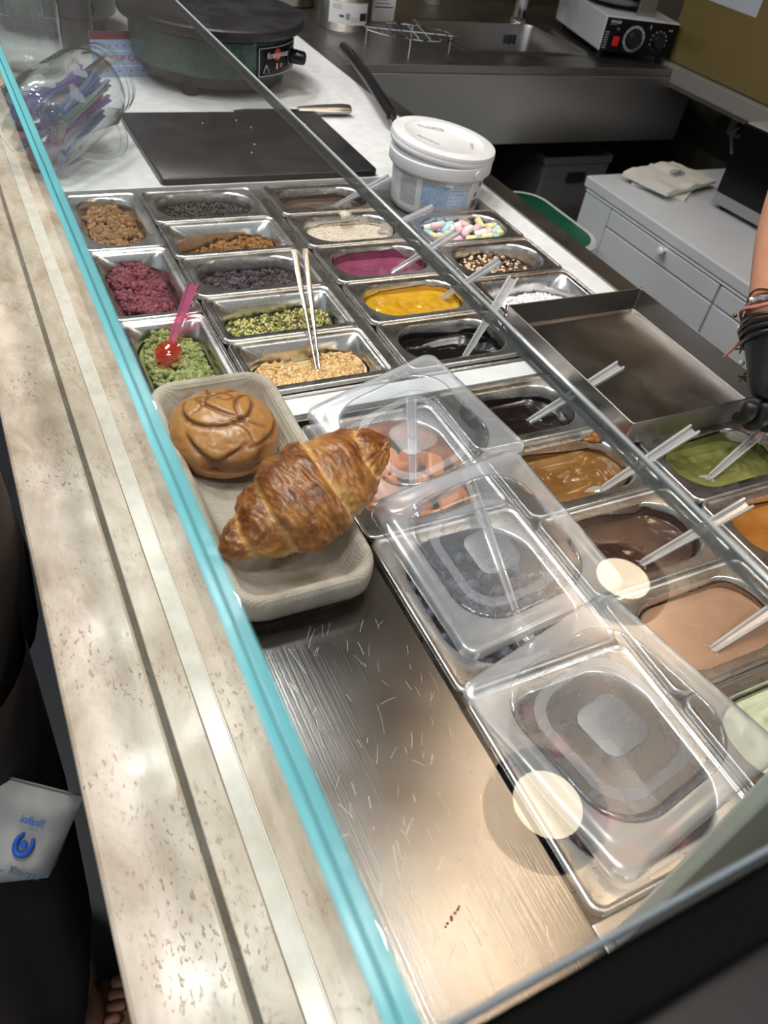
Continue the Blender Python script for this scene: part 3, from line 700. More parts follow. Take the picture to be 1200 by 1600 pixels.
for q, (d, z) in enumerate(prof):
    rg = []
    hx = max(BHX + d, .004); hy = BHY + d
    for x, y in rr(hx, hy, max(.024 + d * .5, .003), 12):
        wob = .0030 * fbm(x, y, 16, 3) + .0012 * fbm(x, y, 55, 5)
        zz = z + wob * (1 if q > 3 else .6) + (.010 * max(0, y / BHY) if 2 < q < 8 else 0) * (1 if y > 0 else 0)
        if q == 0: zz += .003 * fbm(x, y, 30, 8)
        rg.append((x + .0015 * fbm(y, x, 25, 2), y + .0015 * fbm(x, y, 25, 6), zz))
    rings.append(rg)
mb.loft(rings, False, True)
cl = tag(mb.build('linen_cloth', cloth(), None, True, 180, (BX, BY, ZD + .001)), 'grey beige linen cloth lining the bread basket with folded edges', 'cloth')
sol = cl.modifiers.new('thickness', 'SOLIDIFY'); sol.thickness = .0012; sol.offset = 1

# ---- round glazed bun
def bun():
    v, f = ico(6); V = v.copy()
    x, y, z = v[:, 0], v[:, 1], v[:, 2]
    rad = np.ones(len(v))
    cre = np.zeros(len(v))
    def arc(c, rr_, w_, dep, a0=None, a1=None):
        nonlocal rad, cre; dep *= 1.35
        d = np.hypot(x - c[0], y - c[1]) - rr_
        an = np.degrees(np.arctan2(y - c[1], x - c[0]))
        g = np.exp(-(d / w_) ** 2) * (z > -.15)
        if a0 is not None:
            an = (an - a0) % 360; sp = (a1 - a0) % 360
            g = g * np.clip(np.minimum(an, sp - an) / 25, 0, 1) * (an < sp)
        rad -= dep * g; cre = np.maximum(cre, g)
        g2 = np.exp(-((d + w_ * 2.2) / (w_ * 2)) ** 2) * (z > -.15)
        if a0 is not None: g2 = g2 * np.clip(np.minimum(an, sp - an) / 25, 0, 1) * (an < sp)
        rad += dep * .35 * g2
    arc((-.12, .06), .62, 0.036, 0.0527, 150, 395)
    arc((.35, .75), 1.05, 0.032, 0.0496, 205, 300)
    arc((.10, -.25), .75, 0.028, 0.0372, 200, 350)
    arc((.75, .10), .55, 0.032, 0.0434, 95, 250)
    arc((-.5, .9), .7, 0.024, 0.0310, 250, 350)
    arc((-.10, .05), .30, 0.024, 0.0186, 20, 110)
    arc((.2, -.9), .5, 0.024, 0.0310, 30, 150)
    arc((-.15, -.2), .80, 0.022, 0.0341, 170, 330)
    arc((.05, .0), .86, 0.024, 0.0310, 300, 60)
    arc((-.9, .2), .6, 0.024, 0.0279, 300, 60)
    arc((.0, .28), .16, 0.016, 0.0186, 200, 340)
    arc((.15, .35), .25, 0.016, 0.0186, 60, 160)
    for i in range(len(v)):
        rad[i] += .026 * mnoise.fractal(Vector(v[i]) * 2.4, 1, 2, 4) + .006 * mnoise.noise(Vector(v[i]) * 9) + .003 * mnoise.noise(Vector(v[i]) * 26)
    V = v * rad[:, None] * np.array([.0530, .0530, .037])
    V[:, 2] = np.where(V[:, 2] < -.017, -.017 + (V[:, 2] + .017) * .25, V[:, 2])
    me = bpy.data.meshes.new('glazed_bun'); me.from_pydata(V.tolist(), [], f.tolist()); me.update()
    at = me.attributes.new('crust_tone', 'FLOAT', 'POINT'); at.data.foreach_set('value', np.clip(cre, 0, 1).astype('f'))  # crust colour turns darker along the creases
    me.polygons.foreach_set('use_smooth', [True] * len(me.polygons)); return me
def bakemat(name, cols, rough, scale, nz_amt, bump):
    m = bpy.data.materials.new(name); m.use_nodes = True; nt = m.node_tree; n = nt.nodes; L = nt.links; b = n['Principled BSDF']
    at = n.new('ShaderNodeAttribute'); at.attribute_name = 'crust_tone'; tc = n.new('ShaderNodeTexCoord')
    nz = n.new('ShaderNodeTexNoise'); nz.inputs['Scale'].default_value = scale; nz.inputs['Detail'].default_value = 8; L.new(tc.outputs['Object'], nz.inputs['Vector'])
    ma = n.new('ShaderNodeMath'); ma.operation = 'MULTIPLY_ADD'; L.new(nz.outputs[0], ma.inputs[0]); ma.inputs[1].default_value = nz_amt
    sb = n.new('ShaderNodeMath'); sb.operation = 'SUBTRACT'; L.new(at.outputs['Fac'], sb.inputs[0]); sb.inputs[1].default_value = nz_amt / 2
    L.new(sb.outputs[0], ma.inputs[2])
    r = n.new('ShaderNodeValToRGB'); e = r.color_ramp.elements
    for i, (p, c) in enumerate(cols):
        k = e[i] if i < 2 else e.new(p)
        k.position = p; k.color = c
    L.new(ma.outputs[0], r.inputs[0]); L.new(r.outputs[0], b.inputs['Base Color'])
    b.inputs['Roughness'].default_value = rough; b.inputs['Coat Weight'].default_value = .35; b.inputs['Coat Roughness'].default_value = .25
    nz2 = n.new('ShaderNodeTexNoise'); nz2.inputs['Scale'].default_value = bump[0]; nz2.inputs['Detail'].default_value = 6; L.new(tc.outputs['Object'], nz2.inputs['Vector'])
    bp = n.new('ShaderNodeBump'); bp.inputs['Strength'].default_value = bump[1]; bp.inputs['Distance'].default_value = .002
    L.new(nz2.outputs[0], bp.inputs['Height']); L.new(bp.outputs[0], b.inputs['Normal']); return m
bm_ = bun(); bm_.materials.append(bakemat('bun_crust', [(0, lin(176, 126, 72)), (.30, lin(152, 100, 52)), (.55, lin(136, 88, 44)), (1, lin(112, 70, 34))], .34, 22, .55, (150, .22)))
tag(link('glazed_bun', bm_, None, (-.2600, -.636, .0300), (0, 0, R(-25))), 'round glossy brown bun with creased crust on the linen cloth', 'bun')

# ---- croissant
def croissant():
    NU, NV = 190, 96
    A = Vector((-.3140, -.7920, .038)); B = Vector((-.1400, -.7440, .080)); mid = Vector((-.2290, -.7660, .0520))
    V = []; crust_tone = []
    for i in range(NU):
        u = i / (NU - 1); tt = 2 * u - 1
        # quadratic spine through mid
        c = mid * 2 - (A + B) * .5
        p = A * (1 - u) ** 2 + c * 2 * u * (1 - u) + B * u * u
        d = ((c - A) * (2 * (1 - u)) + (B - c) * (2 * u)).normalized()
        side = d.cross(Vector((0, 0, 1))).normalized(); up = side.cross(d)
        for j in range(NV):
            a = 2 * math.pi * j / NV
            ts = tt + .13 * math.sin(a + .9) + .030 * mnoise.noise(Vector((math.cos(a) * 1.5, math.sin(a) * 1.5, tt * 2)))
            s = abs(ts)
            edges = (.34, .66) if tt < 0 else (.27, .74)
            base = (.0085 + .0350 * max(0, 1 - s ** 1.45)) if tt < 0 else (.0140 + .0295 * max(0, 1 - s ** 2.1))
            st = 0; lo = 0
            for e in edges:
                if s > e: lo = e
            hi = min([e for e in edges if e > s] + [1.0])
            fr = (s - lo) / max(1e-4, hi - lo)
            puff = .0030 * math.sin(math.pi * min(1, max(0, fr))) ** .8
            rim = 0
            for e in edges:
                g = (s - e)
                rim += math.exp(-(g / .040) ** 2) if g > 0 else math.exp(-(g / .015) ** 2)
                st -= .0030 / (1 + math.exp(-g * 160))
            cp = Vector((math.cos(a) * 2, math.sin(a) * 2, tt * 6))
            r = base + puff + st + .0026 * mnoise.fractal(cp, 1, 2, 5) + .0011 * mnoise.noise(cp * 4) + .0006 * mnoise.noise(cp * 9)
            r += .0007 * math.sin(s * 260 + 2 * mnoise.noise(cp * 2)) * min(1, rim)
            if u < .05: r *= math.sqrt(max(0.0, u / .05)) * .98 + .02
            if u > .95: r *= math.sqrt(max(0.0, (1 - u) / .05)) * .98 + .02
            zz = math.sin(a) * r * .88
            if math.sin(a) < 0: zz *= .72
            q = p + side * (math.cos(a) * r * 1.08) + up * zz
            V.append(tuple(q)); bk = .58 + .30 * max(0, math.sin(a)) - .50 * min(1, rim) - .35 * max(0, -math.sin(a)) + .25 * mnoise.noise(cp * 1.3)
            bk += -.32 * max(0, 1 - abs(ts - .40) / .16) if tt > 0 else 0
            crust_tone.append(bk)
    F = [(i * NV + j, i * NV + (j + 1) % NV, (i + 1) * NV + (j + 1) % NV, (i + 1) * NV + j) for i in range(NU - 1) for j in range(NV)]
    me = bpy.data.meshes.new('croissant'); me.from_pydata(V, [], F); me.update()
    at = me.attributes.new('crust_tone', 'FLOAT', 'POINT'); at.data.foreach_set('value', np.clip(crust_tone, 0, 1).astype('f'))
    import bmesh
    b = bmesh.new(); b.from_mesh(me); bmesh.ops.recalc_face_normals(b, faces=b.faces); b.to_mesh(me); b.free()
    me.polygons.foreach_set('use_smooth', [True] * len(me.polygons)); return me
cm = croissant(); cm.materials.append(bakemat('croissant_crust', [(0, lin(222, 190, 134)), (.35, lin(200, 152, 88)), (.65, lin(164, 106, 48)), (1, lin(108, 58, 24))], .38, 60, .85, (170, .7)))
tag(link('croissant', cm), 'golden flaky croissant leaning over the basket edge', 'croissant')

# ---------------------------------------------------------------- glass guard
ZG = .31
t = thing('glass_guard', 'clear glass sneeze guard with teal front edge over the toppings', 'glass guard')
GY0, GY1 = -1.1875, 1.05
MB().box(-.3912, -.3880, GY0, GY1, 0.0008, ZG - .0012).build('front_pane', GLASSF, t, False)
MB().box(-.3832, -.1960, GY0, GY1, ZG - .008, ZG).build('top_pane', GLASS, t, False)
MB().box(-.3912, -.3880, GY0, GY1, ZG - .0012, ZG, .0005).build('front_pane_edge', EDGE, t)
MB().box(-.3880, -.3874, GY0, GY1, ZG - .008, ZG - .0012).build('glue_joint', EDGEDARK, t, False)
MB().box(-.3874, -.3832, GY0, GY1, ZG - .008, ZG, .0005).build('top_pane_edge', EDGE, t)
re_ = MB().box(-.1960, -.1945, GY0, GY1, ZG - .008, ZG).build('rear_edge', EDGEGREY, t, False)
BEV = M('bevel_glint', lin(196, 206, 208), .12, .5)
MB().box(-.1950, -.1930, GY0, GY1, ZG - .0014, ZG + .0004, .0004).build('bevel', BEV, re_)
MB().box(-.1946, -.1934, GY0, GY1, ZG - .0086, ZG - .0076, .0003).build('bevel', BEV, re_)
MB().box(-.3832, -.1960, GY0 - .0015, GY0, ZG - .008, ZG, .0006).build('near_edge', M('grey_near_edge', lin(120, 132, 140), .2), t)
tag(MB().box(-.166, .30, -1.1585, -1.1495, ZD, ZG - .009, .002).build('end_panel', Mthin('pale_panel', (.9, .95, .9, 1), 1.2, 1.5, milk=.9, milkcol=lin(236, 242, 234), rough=.2)), 'pale grey green upright end panel beside the nearest lid', 'panel')
t = thing('black_appliance', 'glossy black appliance top in the near right corner', 'appliance', (0, 0, 0))
MB().box(-.38, .45, -1.62, -1.1960, 0.004, .298, .004).build('housing', M('black_housing', lin(26, 28, 34), .28, bump=(40, .03)), t)
MB().box(-.38, .45, -1.2060, -1.1900, .2985, .3045, .002).build('front_trim', M('trim_black', lin(4, 4, 5), .6, spec=.05), t)
# ---------------------------------------------------------------- steel tray over the right-hand pans
t = thing('steel_tray', 'empty shallow stainless steel tray lying across the right-hand pans', 'tray', (.2785, -.6165, 0))
def trayring(a, b, z, r=.004): return [(x, y, z) for x, y in rr(a, b, r, 3)]
hx, hy = .1125, .1285
MB().loft([trayring(hx - .003, hy - .003, .001), trayring(hx, hy, .0035), trayring(hx + .0018, hy + .0018, .035), trayring(hx + .0006, hy + .0006, .0356), trayring(hx - .0004, hy - .0004, .035), trayring(hx - .002, hy - .002, .0055), trayring(hx - .006, hy - .006, .0026)], True, True).build('tray_body', TRAYM, t, True, 35)
for sx, sy in ((1, 1), (1, -1), (-1, 1), (-1, -1)):
    MB().tube([(sx * (hx + .0012), sy * (hy + .0012), .004), (sx * (hx + .0022), sy * (hy + .0022), .0352)], .0012, 6).build('corner_seam', DARKSTEEL, t)

# ---------------------------------------------------------------- white bucket
t = thing('plastic_bucket', 'white plastic spread bucket with a loose lid behind the marshmallows', 'bucket', (.292, -.062, -.0185))
t.scale = (1.03, 1.03, 1.03)
OFFW = M('bucket_plastic', lin(228, 230, 234), .35, var=(10, lin(214, 214, 214)), sss=.05)
MB().lathe([(.0001, 0), (.069, 0), (.0715, .002), (.0725, .010), (.0775, .074), (.0775, .075)], 48, cap0=False).build('body', OFFW, t, True, 50)
MB().lathe([(.0775, .068), (.0835, .068), (.0845, .070), (.0845, .086), (.0830, .0875), (.0800, .0885), (.0795, .094), (.0785, .094), (.0785, .068)], 48).build('rim_band', OFFW, t, True, 40)
lidb = MB().lathe([(.0855, -.010), (.0865, -.008), (.0870, -.0035), (.0862, -.002), (.0868, 0), (.0855, .0045), (.080, .0058), (.066, .0056), (.0645, .0042), (.0630, .0042), (.0615, .0030), (.030, .0026), (.0001, .0026)], 56).build('bucket_lid', OFFW, t, True, 40, (.001, .002, .1015))
lidb.rotation_euler = (R(2.5), R(4.5), 0)
MB().lathe([(.0790, .094), (.0795, .0965), (.0785, .0965)], 48).build('residue_ring', M('spread_residue', lin(186, 150, 124), .5), t)
EMB = M('embossed_plastic', lin(196, 192, 182), .5)
text('embossed_lettering', 'nutella', .017, EMB, lidb, (-.004, .040, .0040), (0, 0, R(-16)), .0004)
text('embossed_lettering', 'FERRERO', .010, EMB, lidb, (-.036, -.012, .0036), (0, 0, R(-55)), .0004)
text('embossed_lettering', 'nutella', .010, EMB, lidb, (.038, -.026, .0036), (0, 0, R(60)), .0004)
ear = MB().lathe([(.0001, .003), (.006, .003), (.0066, .0015), (.0066, 0)], 18); ear.xf(Matrix.Translation((.0845 * math.cos(R(-75)), .0845 * math.sin(R(-75)), .078)) @ Matrix.Rotation(R(-75), 4, 'Z') @ Matrix.Rotation(R(90), 4, 'Y')); ear.build('handle_boss', OFFW, t)
def patch(name, a0, a1, z0, z1, m, n=16, dr=.0004):
    mb = MB(); rad = lambda z: .0725 + (z - .010) * (.005 / .064) + dr
    mb.loft([[(rad(z) * math.cos(R(a0 + (a1 - a0) * i / n)), rad(z) * math.sin(R(a0 + (a1 - a0) * i / n)), z) for i in range(n + 1)] for z in (z0, (z0 + z1) / 2, z1)], close=False)
    return mb.build(name, m, t)
def printmat(name, bg, fg, sz, thr=.5, sx=500):
    m = M(name, bg, .4); nt = m.node_tree; n = nt.nodes; L = nt.links; b = n['Principled BSDF']; tc = [x for x in n if x.type == 'TEX_COORD'][0]
    sp = n.new('ShaderNodeSeparateXYZ'); L.new(tc.outputs['Object'], sp.inputs[0])
    fr = n.new('ShaderNodeMath'); fr.operation = 'MULTIPLY'; fr.inputs[1].default_value = sz; L.new(sp.outputs[2], fr.inputs[0])
    f2 = n.new('ShaderNodeMath'); f2.operation = 'FRACT'; L.new(fr.outputs[0], f2.inputs[0])
    g = n.new('ShaderNodeMath'); g.operation = 'LESS_THAN'; g.inputs[1].default_value = thr; L.new(f2.outputs[0], g.inputs[0])
    mp = n.new('ShaderNodeMapping'); mp.inputs['Scale'].default_value = (sx, sx, sz * .99); L.new(tc.outputs['Object'], mp.inputs[0])
    nz = n.new('ShaderNodeTexNoise'); nz.inputs['Scale'].default_value = 1; nz.inputs['Detail'].default_value = 1; L.new(mp.outputs[0], nz.inputs['Vector'])
    g2 = n.new('ShaderNodeMath'); g2.operation = 'GREATER_THAN'; g2.inputs[1].default_value = .44; L.new(nz.outputs[0], g2.inputs[0])
    mu = n.new('ShaderNodeMath'); mu.operation = 'MULTIPLY'; L.new(g.outputs[0], mu.inputs[0]); L.new(g2.outputs[0], mu.inputs[1])
    mx = n.new('ShaderNodeMix'); mx.data_type = 'RGBA'; L.new(mu.outputs[0], mx.inputs[0]); mx.inputs[6].default_value = bg; mx.inputs[7].default_value = fg
    L.new(mx.outputs[2], b.inputs['Base Color']); return m
PW_ = printmat('small_print', lin(214, 215, 216), lin(120, 126, 140), 420, .5, 700)
PB_ = printmat('blue_table_print', lin(176, 200, 226), lin(96, 124, 170), 400, .45, 500)
patch('printed_text', -170, -146, .018, .062, PW_)
patch('blue_table', -138, -104, .024, .057, PB_)
patch('blue_table_columns', -103, -76, .024, .053, printmat('blue_columns', lin(182, 204, 228), lin(140, 166, 204), 160, .3, 300))
patch('printed_text', -138, -76, .016, .0225, PW_); patch('printed_text', -138, -110, .0575, .063, PW_); patch('printed_text', -100, -74, .0545, .061, PW_)
for k in range(9): patch('barcode_bar', -66 + k * 1.9, -65.1 + k * 1.9 + (.5 if k % 3 else 0), .018, .032, M('print_grey', lin(110, 112, 120), .5) if k == 0 else bpy.data.materials['print_grey'], 2)
patch('recycling_mark', -64, -58, .037, .044, bpy.data.materials['print_grey'], 4); patch('recycling_mark', -58, -50, .052, .059, bpy.data.materials['print_grey'], 4)

# ---------------------------------------------------------------- spatula, knife handle, board
t = thing('crepe_spatula', 'black-handled spatula leaning behind the white bucket', 'spatula', (0, 0, 0))
a, b = Vector((.441, .690, .034)), Vector((.345, .225, .030)); d = (b - a).normalized(); sd = d.cross(Vector((0, 0, 1))).normalized()
rings = []
for s, wv, h in ((0, .005, .005), (.03, .011, .009), (.2, .0135, .010), (.6, .0115, .010), (.93, .0125, .010), (1, .011, .009)):
    p = a.lerp(b, s) + Vector((0, 0, .006 * math.sin(math.pi * s)))
    rings.append([tuple(p + sd * (wv * math.cos(q * math.pi / 6)) + Vector((0, 0, h * math.sin(q * math.pi / 6)))) for q in range(12)])
MB().loft(rings, True, True).build('handle', BLACKP, t)
MB().tube([b - d * .01, b + d * .05 + Vector((0, 0, -.004)), b + d * .12 + Vector((0, 0, -.012))], [.006, .006, .004], 8).build('tang', CHROME, t)
c0 = b + d * .11 + Vector((0, 0, -.012))
MB().add([tuple(c0 + sd * x + d * y + Vector((0, 0, z))) for x, y, z in ((-.012, 0, 0), (.012, 0, 0), (.03, .09, -.008), (-.03, .09, -.008), (-.012, 0, .0015), (.012, 0, .0015), (.03, .09, -.0065), (-.03, .09, -.0065))], [(3, 2, 1, 0), (4, 5, 6, 7), (0, 1, 5, 4), (1, 2, 6, 5), (2, 3, 7, 6), (3, 0, 4, 7)]).build('blade', CHROME, t, False)
t = thing('butter_knife', 'brushed steel knife handle lying beyond the black board', 'knife', (.1, .316, .0035))
MB().loft([[(x, wv * math.cos(q * math.pi / 5), .0095 + .0085 * math.sin(q * math.pi / 5) * hh) for q in range(10)] for x, wv, hh in ((.200, .004, .4), (.197, .012, .9), (.180, .0155, 1.1), (.150, .014, 1), (.110, .0095, .8), (.085, .0075, .6))], True, True).build('handle', M('knife_steel', (.6, .58, .55, 1), .3, 1), t)
MB().loft([[(x, wv * c, .0075 + z) for c, z in ((-1, 0), (0, .001), (1, 0), (0, -.001))] for x, wv in ((.086, .0072), (.06, .010), (-.02, .011), (-.045, .004))], True, True).build('blade', CHROME, t)
t = thing('black_board', 'thin black slate board behind the topping pans', 'board', (.031, .163, .0002))
SLATE = M('black_slate', lin(26, 27, 31), .28, var=(20, lin(40, 41, 45)), bump=(120, .08), rvar=(6, .45))
MB().loft([[(x, y, z) for x, y in rr(.188 - i, .148 - i, .010, 5)] for i, z in ((.001, 0), (0, .001), (0, .010), (.0015, .0115))], True, True).build('slab', SLATE, t)
crM = M('white_crumb', lin(232, 230, 224), .8); rs = rng(12)
for k in range(9):
    v = IC1[0] * .0014 * (1 + .3 * rs.uniform(-1, 1, (12 if len(IC1[0]) == 12 else len(IC1[0]), 1))) + [.031 + rs.uniform(-.08, .15), .163 + rs.uniform(-.1, .1), .0125]
    tag(MB().add(v.tolist(), IC1[1].tolist()).build('crumb', crM), 'tiny pale crumb on the black board', 'crumb', 'crumbs on the black board')

# ---------------------------------------------------------------- crepe makers
GREENM = M('green_enamel', lin(58, 86, 76), .35, var=(120, lin(38, 60, 54)), bump=(250, .15), coat=.2)
IRON = M('cast_iron_plate', lin(24, 24, 26), .38, var=(18, lin(40, 40, 42)), bump=(90, .1), rvar=(20, .55))
def crepe(label, cx, cy, rad, ang, words):
    t = thing('crepe_maker', label, 'crepe maker', (cx, cy, 0))
    MB().lathe([(.0001, .038), (rad - .03, .038), (rad - .022, .042), (rad - .020, .060), (rad - .020, .104), (rad - .024, .108), (.0001, .108)], 56).build('body', GREENM, t, True, 40)
    MB().lathe([(.0001, .108), (rad - .012, .108), (rad - .002, .112), (rad, .117), (rad, .127), (rad - .003, .130), (rad - .03, .131), (.0001, .131)], 64).build('griddle_plate', IRON, t, True, 40)
    MB().lathe([(.0001, .018), (rad - .04, .018), (rad - .035, .038), (.0001, .038)], 40).build('under_pan', BLACKP, t, True, 40)
    for k in range(3):
        a = R(ang + 40 + 120 * k); MB().lathe([(.0001, 0), (.016, 0), (.018, .004), (.018, .04), (.0001, .04)], 16, org=((rad - .055) * math.cos(a), (rad - .055) * math.sin(a), 0)).build('foot', RUBBER, t)
    rr_ = rad - .0185
    def pt(a, z, dr=0): return ((rr_ + dr) * math.cos(R(a)), (rr_ + dr) * math.sin(R(a)), z)
    def band(name, a0, a1, z0, z1, m, dr, n=12):
        mb = MB(); mb.loft([[pt(a0 + (a1 - a0) * i / n, z0, dr) for i in range(n + 1)], [pt(a0 + (a1 - a0) * i / n, z1, dr) for i in range(n + 1)]], close=False); return mb.build(name, m, cp)
    mb = MB(); N = 14; A0, A1 = ang - 30, ang + 13
    mb.loft([[pt(A0 + (A1 - A0) * i / N, z, dr) for i in range(N + 1)] for z, dr in ((.045, -.002), (.045, .0015), (.099, .0015), (.099, -.002))], close=False)
    cp = mb.build('control_panel', BLACKG, t, True, 40)
    LINE = bpy.data.materials.get('white_print') or M('white_print', lin(220, 220, 220), .5)
    for z in (.0475, .0965):
        band('panel_line', A0 + 1, A1 - 1, z - .0005, z + .0005, LINE, .0019)
    band('panel_line', A0 + .8, A0 + 1.2, .0475, .0965, LINE, .0019, 2)
    if words:
        REDL = M('red_logo', lin(190, 50, 44), .4)
        dsc = MB().lathe([(.0001, .0006), (.0105, .0006)], 20)
        aa = ang - 13; mx = Matrix.Translation(pt(aa, .083, .0018)) @ Matrix.Rotation(R(aa), 4, 'Z') @ Matrix.Rotation(R(90), 4, 'Y'); dsc.xf(mx).build('logo_disc', REDL, cp)
        rz = (R(90), 0, R(aa + 90))
        text('logo_lettering', 'Krampouz', .0150, LINE, cp, pt(aa, .083, .0032), rz, .0002)
        tr = []
        for q in range(4): tr.append((.0085 * math.cos(R(90 + 120 * q)), .0085 * math.sin(R(90 + 120 * q)) * 1.1 + .058))
        aw = ang - 23; ex = Vector((-math.sin(R(aw)), math.cos(R(aw)), 0)); o_ = Vector(pt(aw, 0, .0022))
        MB().tube([tuple(o_ + ex * x + Vector((0, 0, z))) for x, z in tr], .0006, 5).build('warning_triangle', LINE, cp)
        band('indicator', ang - 9.8, ang - 6.8, .059, .066, M('indicator_orange', lin(176, 84, 40), .4), .002, 3)
        band('indicator', ang - 13.4, ang - 12.2, .057, .067, LINE, .002, 3)
    dial = MB().lathe([(.0001, .001), (.019, .001), (.020, 0)], 28); ak = ang + 6
    mx = Matrix.Translation(pt(ak, .072, .0016)) @ Matrix.Rotation(R(ak), 4, 'Z') @ Matrix.Rotation(R(90), 4, 'Y'); dial.xf(mx).build('dial_plate', BLACKP, cp)
    kb = MB().lathe([(.0001, .030), (.011, .030), (.0125, .028), (.0135, .006), (.0135, .0)], 20); kb.xf(mx).build('knob', BLACKG, cp)
    for q in range(9):
        a = R(q * 36 + 20); tk = MB().tube([(.0158 * math.cos(a), .0158 * math.sin(a), .0012), (.0185 * math.cos(a), .0185 * math.sin(a), .0012)], .0005, 4); tk.xf(mx).build('dial_tick', LINE, cp)
    return t
crepe('round crepe maker with black plate and green body, nearer of the two', .088, .556, .185, -46, True)
crepe('second crepe maker behind the tilted jar, mostly seen through the glass', -.170, .900, .155, -78, False)

# ---------------------------------------------------------------- sign card, dark bottle
t = thing('price_card', 'small pale blue card with red lettering in front of the second crepe maker', 'card', (-.098, .550, .0008), (R(-10), 0, R(6)))
CARDB = M('card_blue', lin(150, 176, 214), .5); CARDR = M('card_red', lin(190, 60, 60), .5)
MB().box(-.056, .056, -.0008, .0008, 0, .078).build('card', CARDB, t, False)
MB().box(-.056, .056, -.0012, -.0008, .064, .078).build('red_header', M('card_header', lin(104, 40, 52), .5), t, False)
for z in (.018, .044): MB().box(-.056, .056, -.0011, -.0008, z, z + .0012).build('card_line', M('card_white', lin(224, 230, 238), .5) if z < .02 else bpy.data.materials['card_white'], t, False)
text('card_lettering', 'ICE CUP CAKE', .0155, CARDR, t, (.002, -.0012, .031), (R(90), 0, 0))
for k in range(8): MB().box(-.045 + k * .012, -.041 + k * .012, -.0011, -.0008, .008, .012).build('card_mark', CARDR if k % 2 else CARDB, t, False)
for k in range(6): MB().box(-.035 + k * .014, -.031 + k * .014, -.0011, -.0008, .052, .055).build('card_mark', CARDR, t, False)
t = thing('dark_bottle', 'dark grey bottle standing behind the upright glass jar', 'bottle', (-.150, .730, 0))
MB().lathe([(.0001, 0), (.030, 0), (.032, .003), (.032, .10), (.026, .125), (.014, .135), (.0001, .136)], 24).build('body', M('dark_grey_plastic', lin(62, 62, 64), .35), t)
MB().lathe([(.0323, .06), (.0323, .064)], 24).build('band', BLACKP, t)

# ---------------------------------------------------------------- glass jars
t = thing('glass_jar', 'upright glass clip jar with a lid in the far left corner', 'jar', (-.262, .585, 0))
MB().lathe([(.0001, .0), (.052, .0), (.058, .005), (.060, .012), (.060, .115), (.055, .135), (.052, .142), (.052, .146), (.050, .146), (.050, .142), (.053, .134), (.0575, .114), (.0575, .012), (.050, .004), (.0001, .004)], 40).build('jar_body', JARG, t, True, 60)
MB().lathe([(.056, .147), (.059, .149), (.059, .158), (.050, .163), (.030, .167), (.012, .168), (.0001, .165), ], 40).build('glass_lid', JARG, t, True, 60)
MB().lathe([(.0535, .1455), (.0575, .1455), (.0575, .1485), (.0535, .1485), (.0535, .1455)], 40).build('seal_ring', M('white_seal', lin(224, 222, 214), .5), t, True, 40)
MB().tube([(-.054, -.030, .150), (-.050, -.045, .130), (-.045, -.048, .105), (-.030, -.056, .105), (-.033, -.054, .130), (-.04, -.045, .150)], .0016, 6).build('wire_clip', CHROME, t)
MB().tube([(.054 * math.cos(a), .054 * math.sin(a), .139) for a in np.linspace(0, 2 * math.pi, 40)[:-1]], .0014, 6, closed=True).build('wire_band', CHROME, t)
# fallen jar mug full of coloured spoons
ax = Vector((.165, .170, .035)).normalized(); JS = 1.08
q = ax.to_track_quat('Z', 'Y'); jo = Vector((-.334, .064, .0660))
t = thing('jar_mug', 'glass jar mug lying on its side full of coloured plastic spoons', 'jar', jo, q.to_euler()); t.scale = (JS, JS, JS)
MB().lathe([(.0001, 0), (.048, 0), (.055, .004), (.058, .012), (.058, .140), (.052, .158), (.046, .166), (.046, .170), (.0495, .171), (.0495, .175), (.047, .176), (.047, .181), (.0495, .182), (.0495, .186), (.047, .187), (.047, .196), (.045, .197), (.0445, .166), (.050, .157), (.0555, .140), (.0555, .012), (.046, .005), (.0001, .005)], 40).build('jar_body', JARG, t, True, 60)
qi = q.to_matrix().inverted()
def loc(vv): return qi @ Vector(vv)
hd = loc((.5, -.6, -.55)); hd.z = 0; hd.normalize()
MB().tube([tuple(hd * (.055 + .036 * math.sin(math.pi * s) ** .7) + Vector((0, 0, .035 + .105 * s))) for s in np.linspace(0, 1, 15)], .0055, 10).build('handle', JARG, t)
HEART = Mthin('etched_heart', (1, 1, 1, 1), 1, 1.5, milk=.45)
for aa, zz, sz in ((150, .035, .016), (185, .060, .013), (120, .070, .014), (165, .095, .012)):
    ups = loc((-.2, -.55, .8)); ups.z = 0; ups.normalize(); a0 = math.atan2(ups.y, ups.x) + R(aa - 150)
    pts = []
    for i in range(24):
        s = 2 * math.pi * i / 24; hx_ = sz * math.sin(s) ** 3; hy_ = sz * (13 * math.cos(s) - 5 * math.cos(2 * s) - 2 * math.cos(3 * s) - math.cos(4 * s)) / 16
        pts.append(((.0586) * math.cos(a0 + hx_ / .058), (.0586) * math.sin(a0 + hx_ / .058), zz + hy_))
    MB().add(pts, [tuple(range(24))]).build('etched_heart', HEART, t)
cs_ = [('blue', (.30, .50, .85, 1)), ('pink', (.95, .25, .5, 1)), ('purple', (.55, .35, .85, 1)), ('clear', (.9, .95, 1, 1)), ('pale green', (.6, .9, .7, 1))]
cms = [Mthin('spoon_' + c.replace(' ', '_'), (v[0] * .5 + .5, v[1] * .5 + .5, v[2] * .5 + .5, 1), 3, 1.55, milk=.5, milkcol=v, rough=.06) for c, v in cs_]
rs = rng(31); sh, sbw = spoonmesh(.120, .009, .028)
hm = [sh.mesh('handle', m, True, 30) for m in cms]; bmz = [sbw.mesh('bowl', m, True, 50) for m in cms]
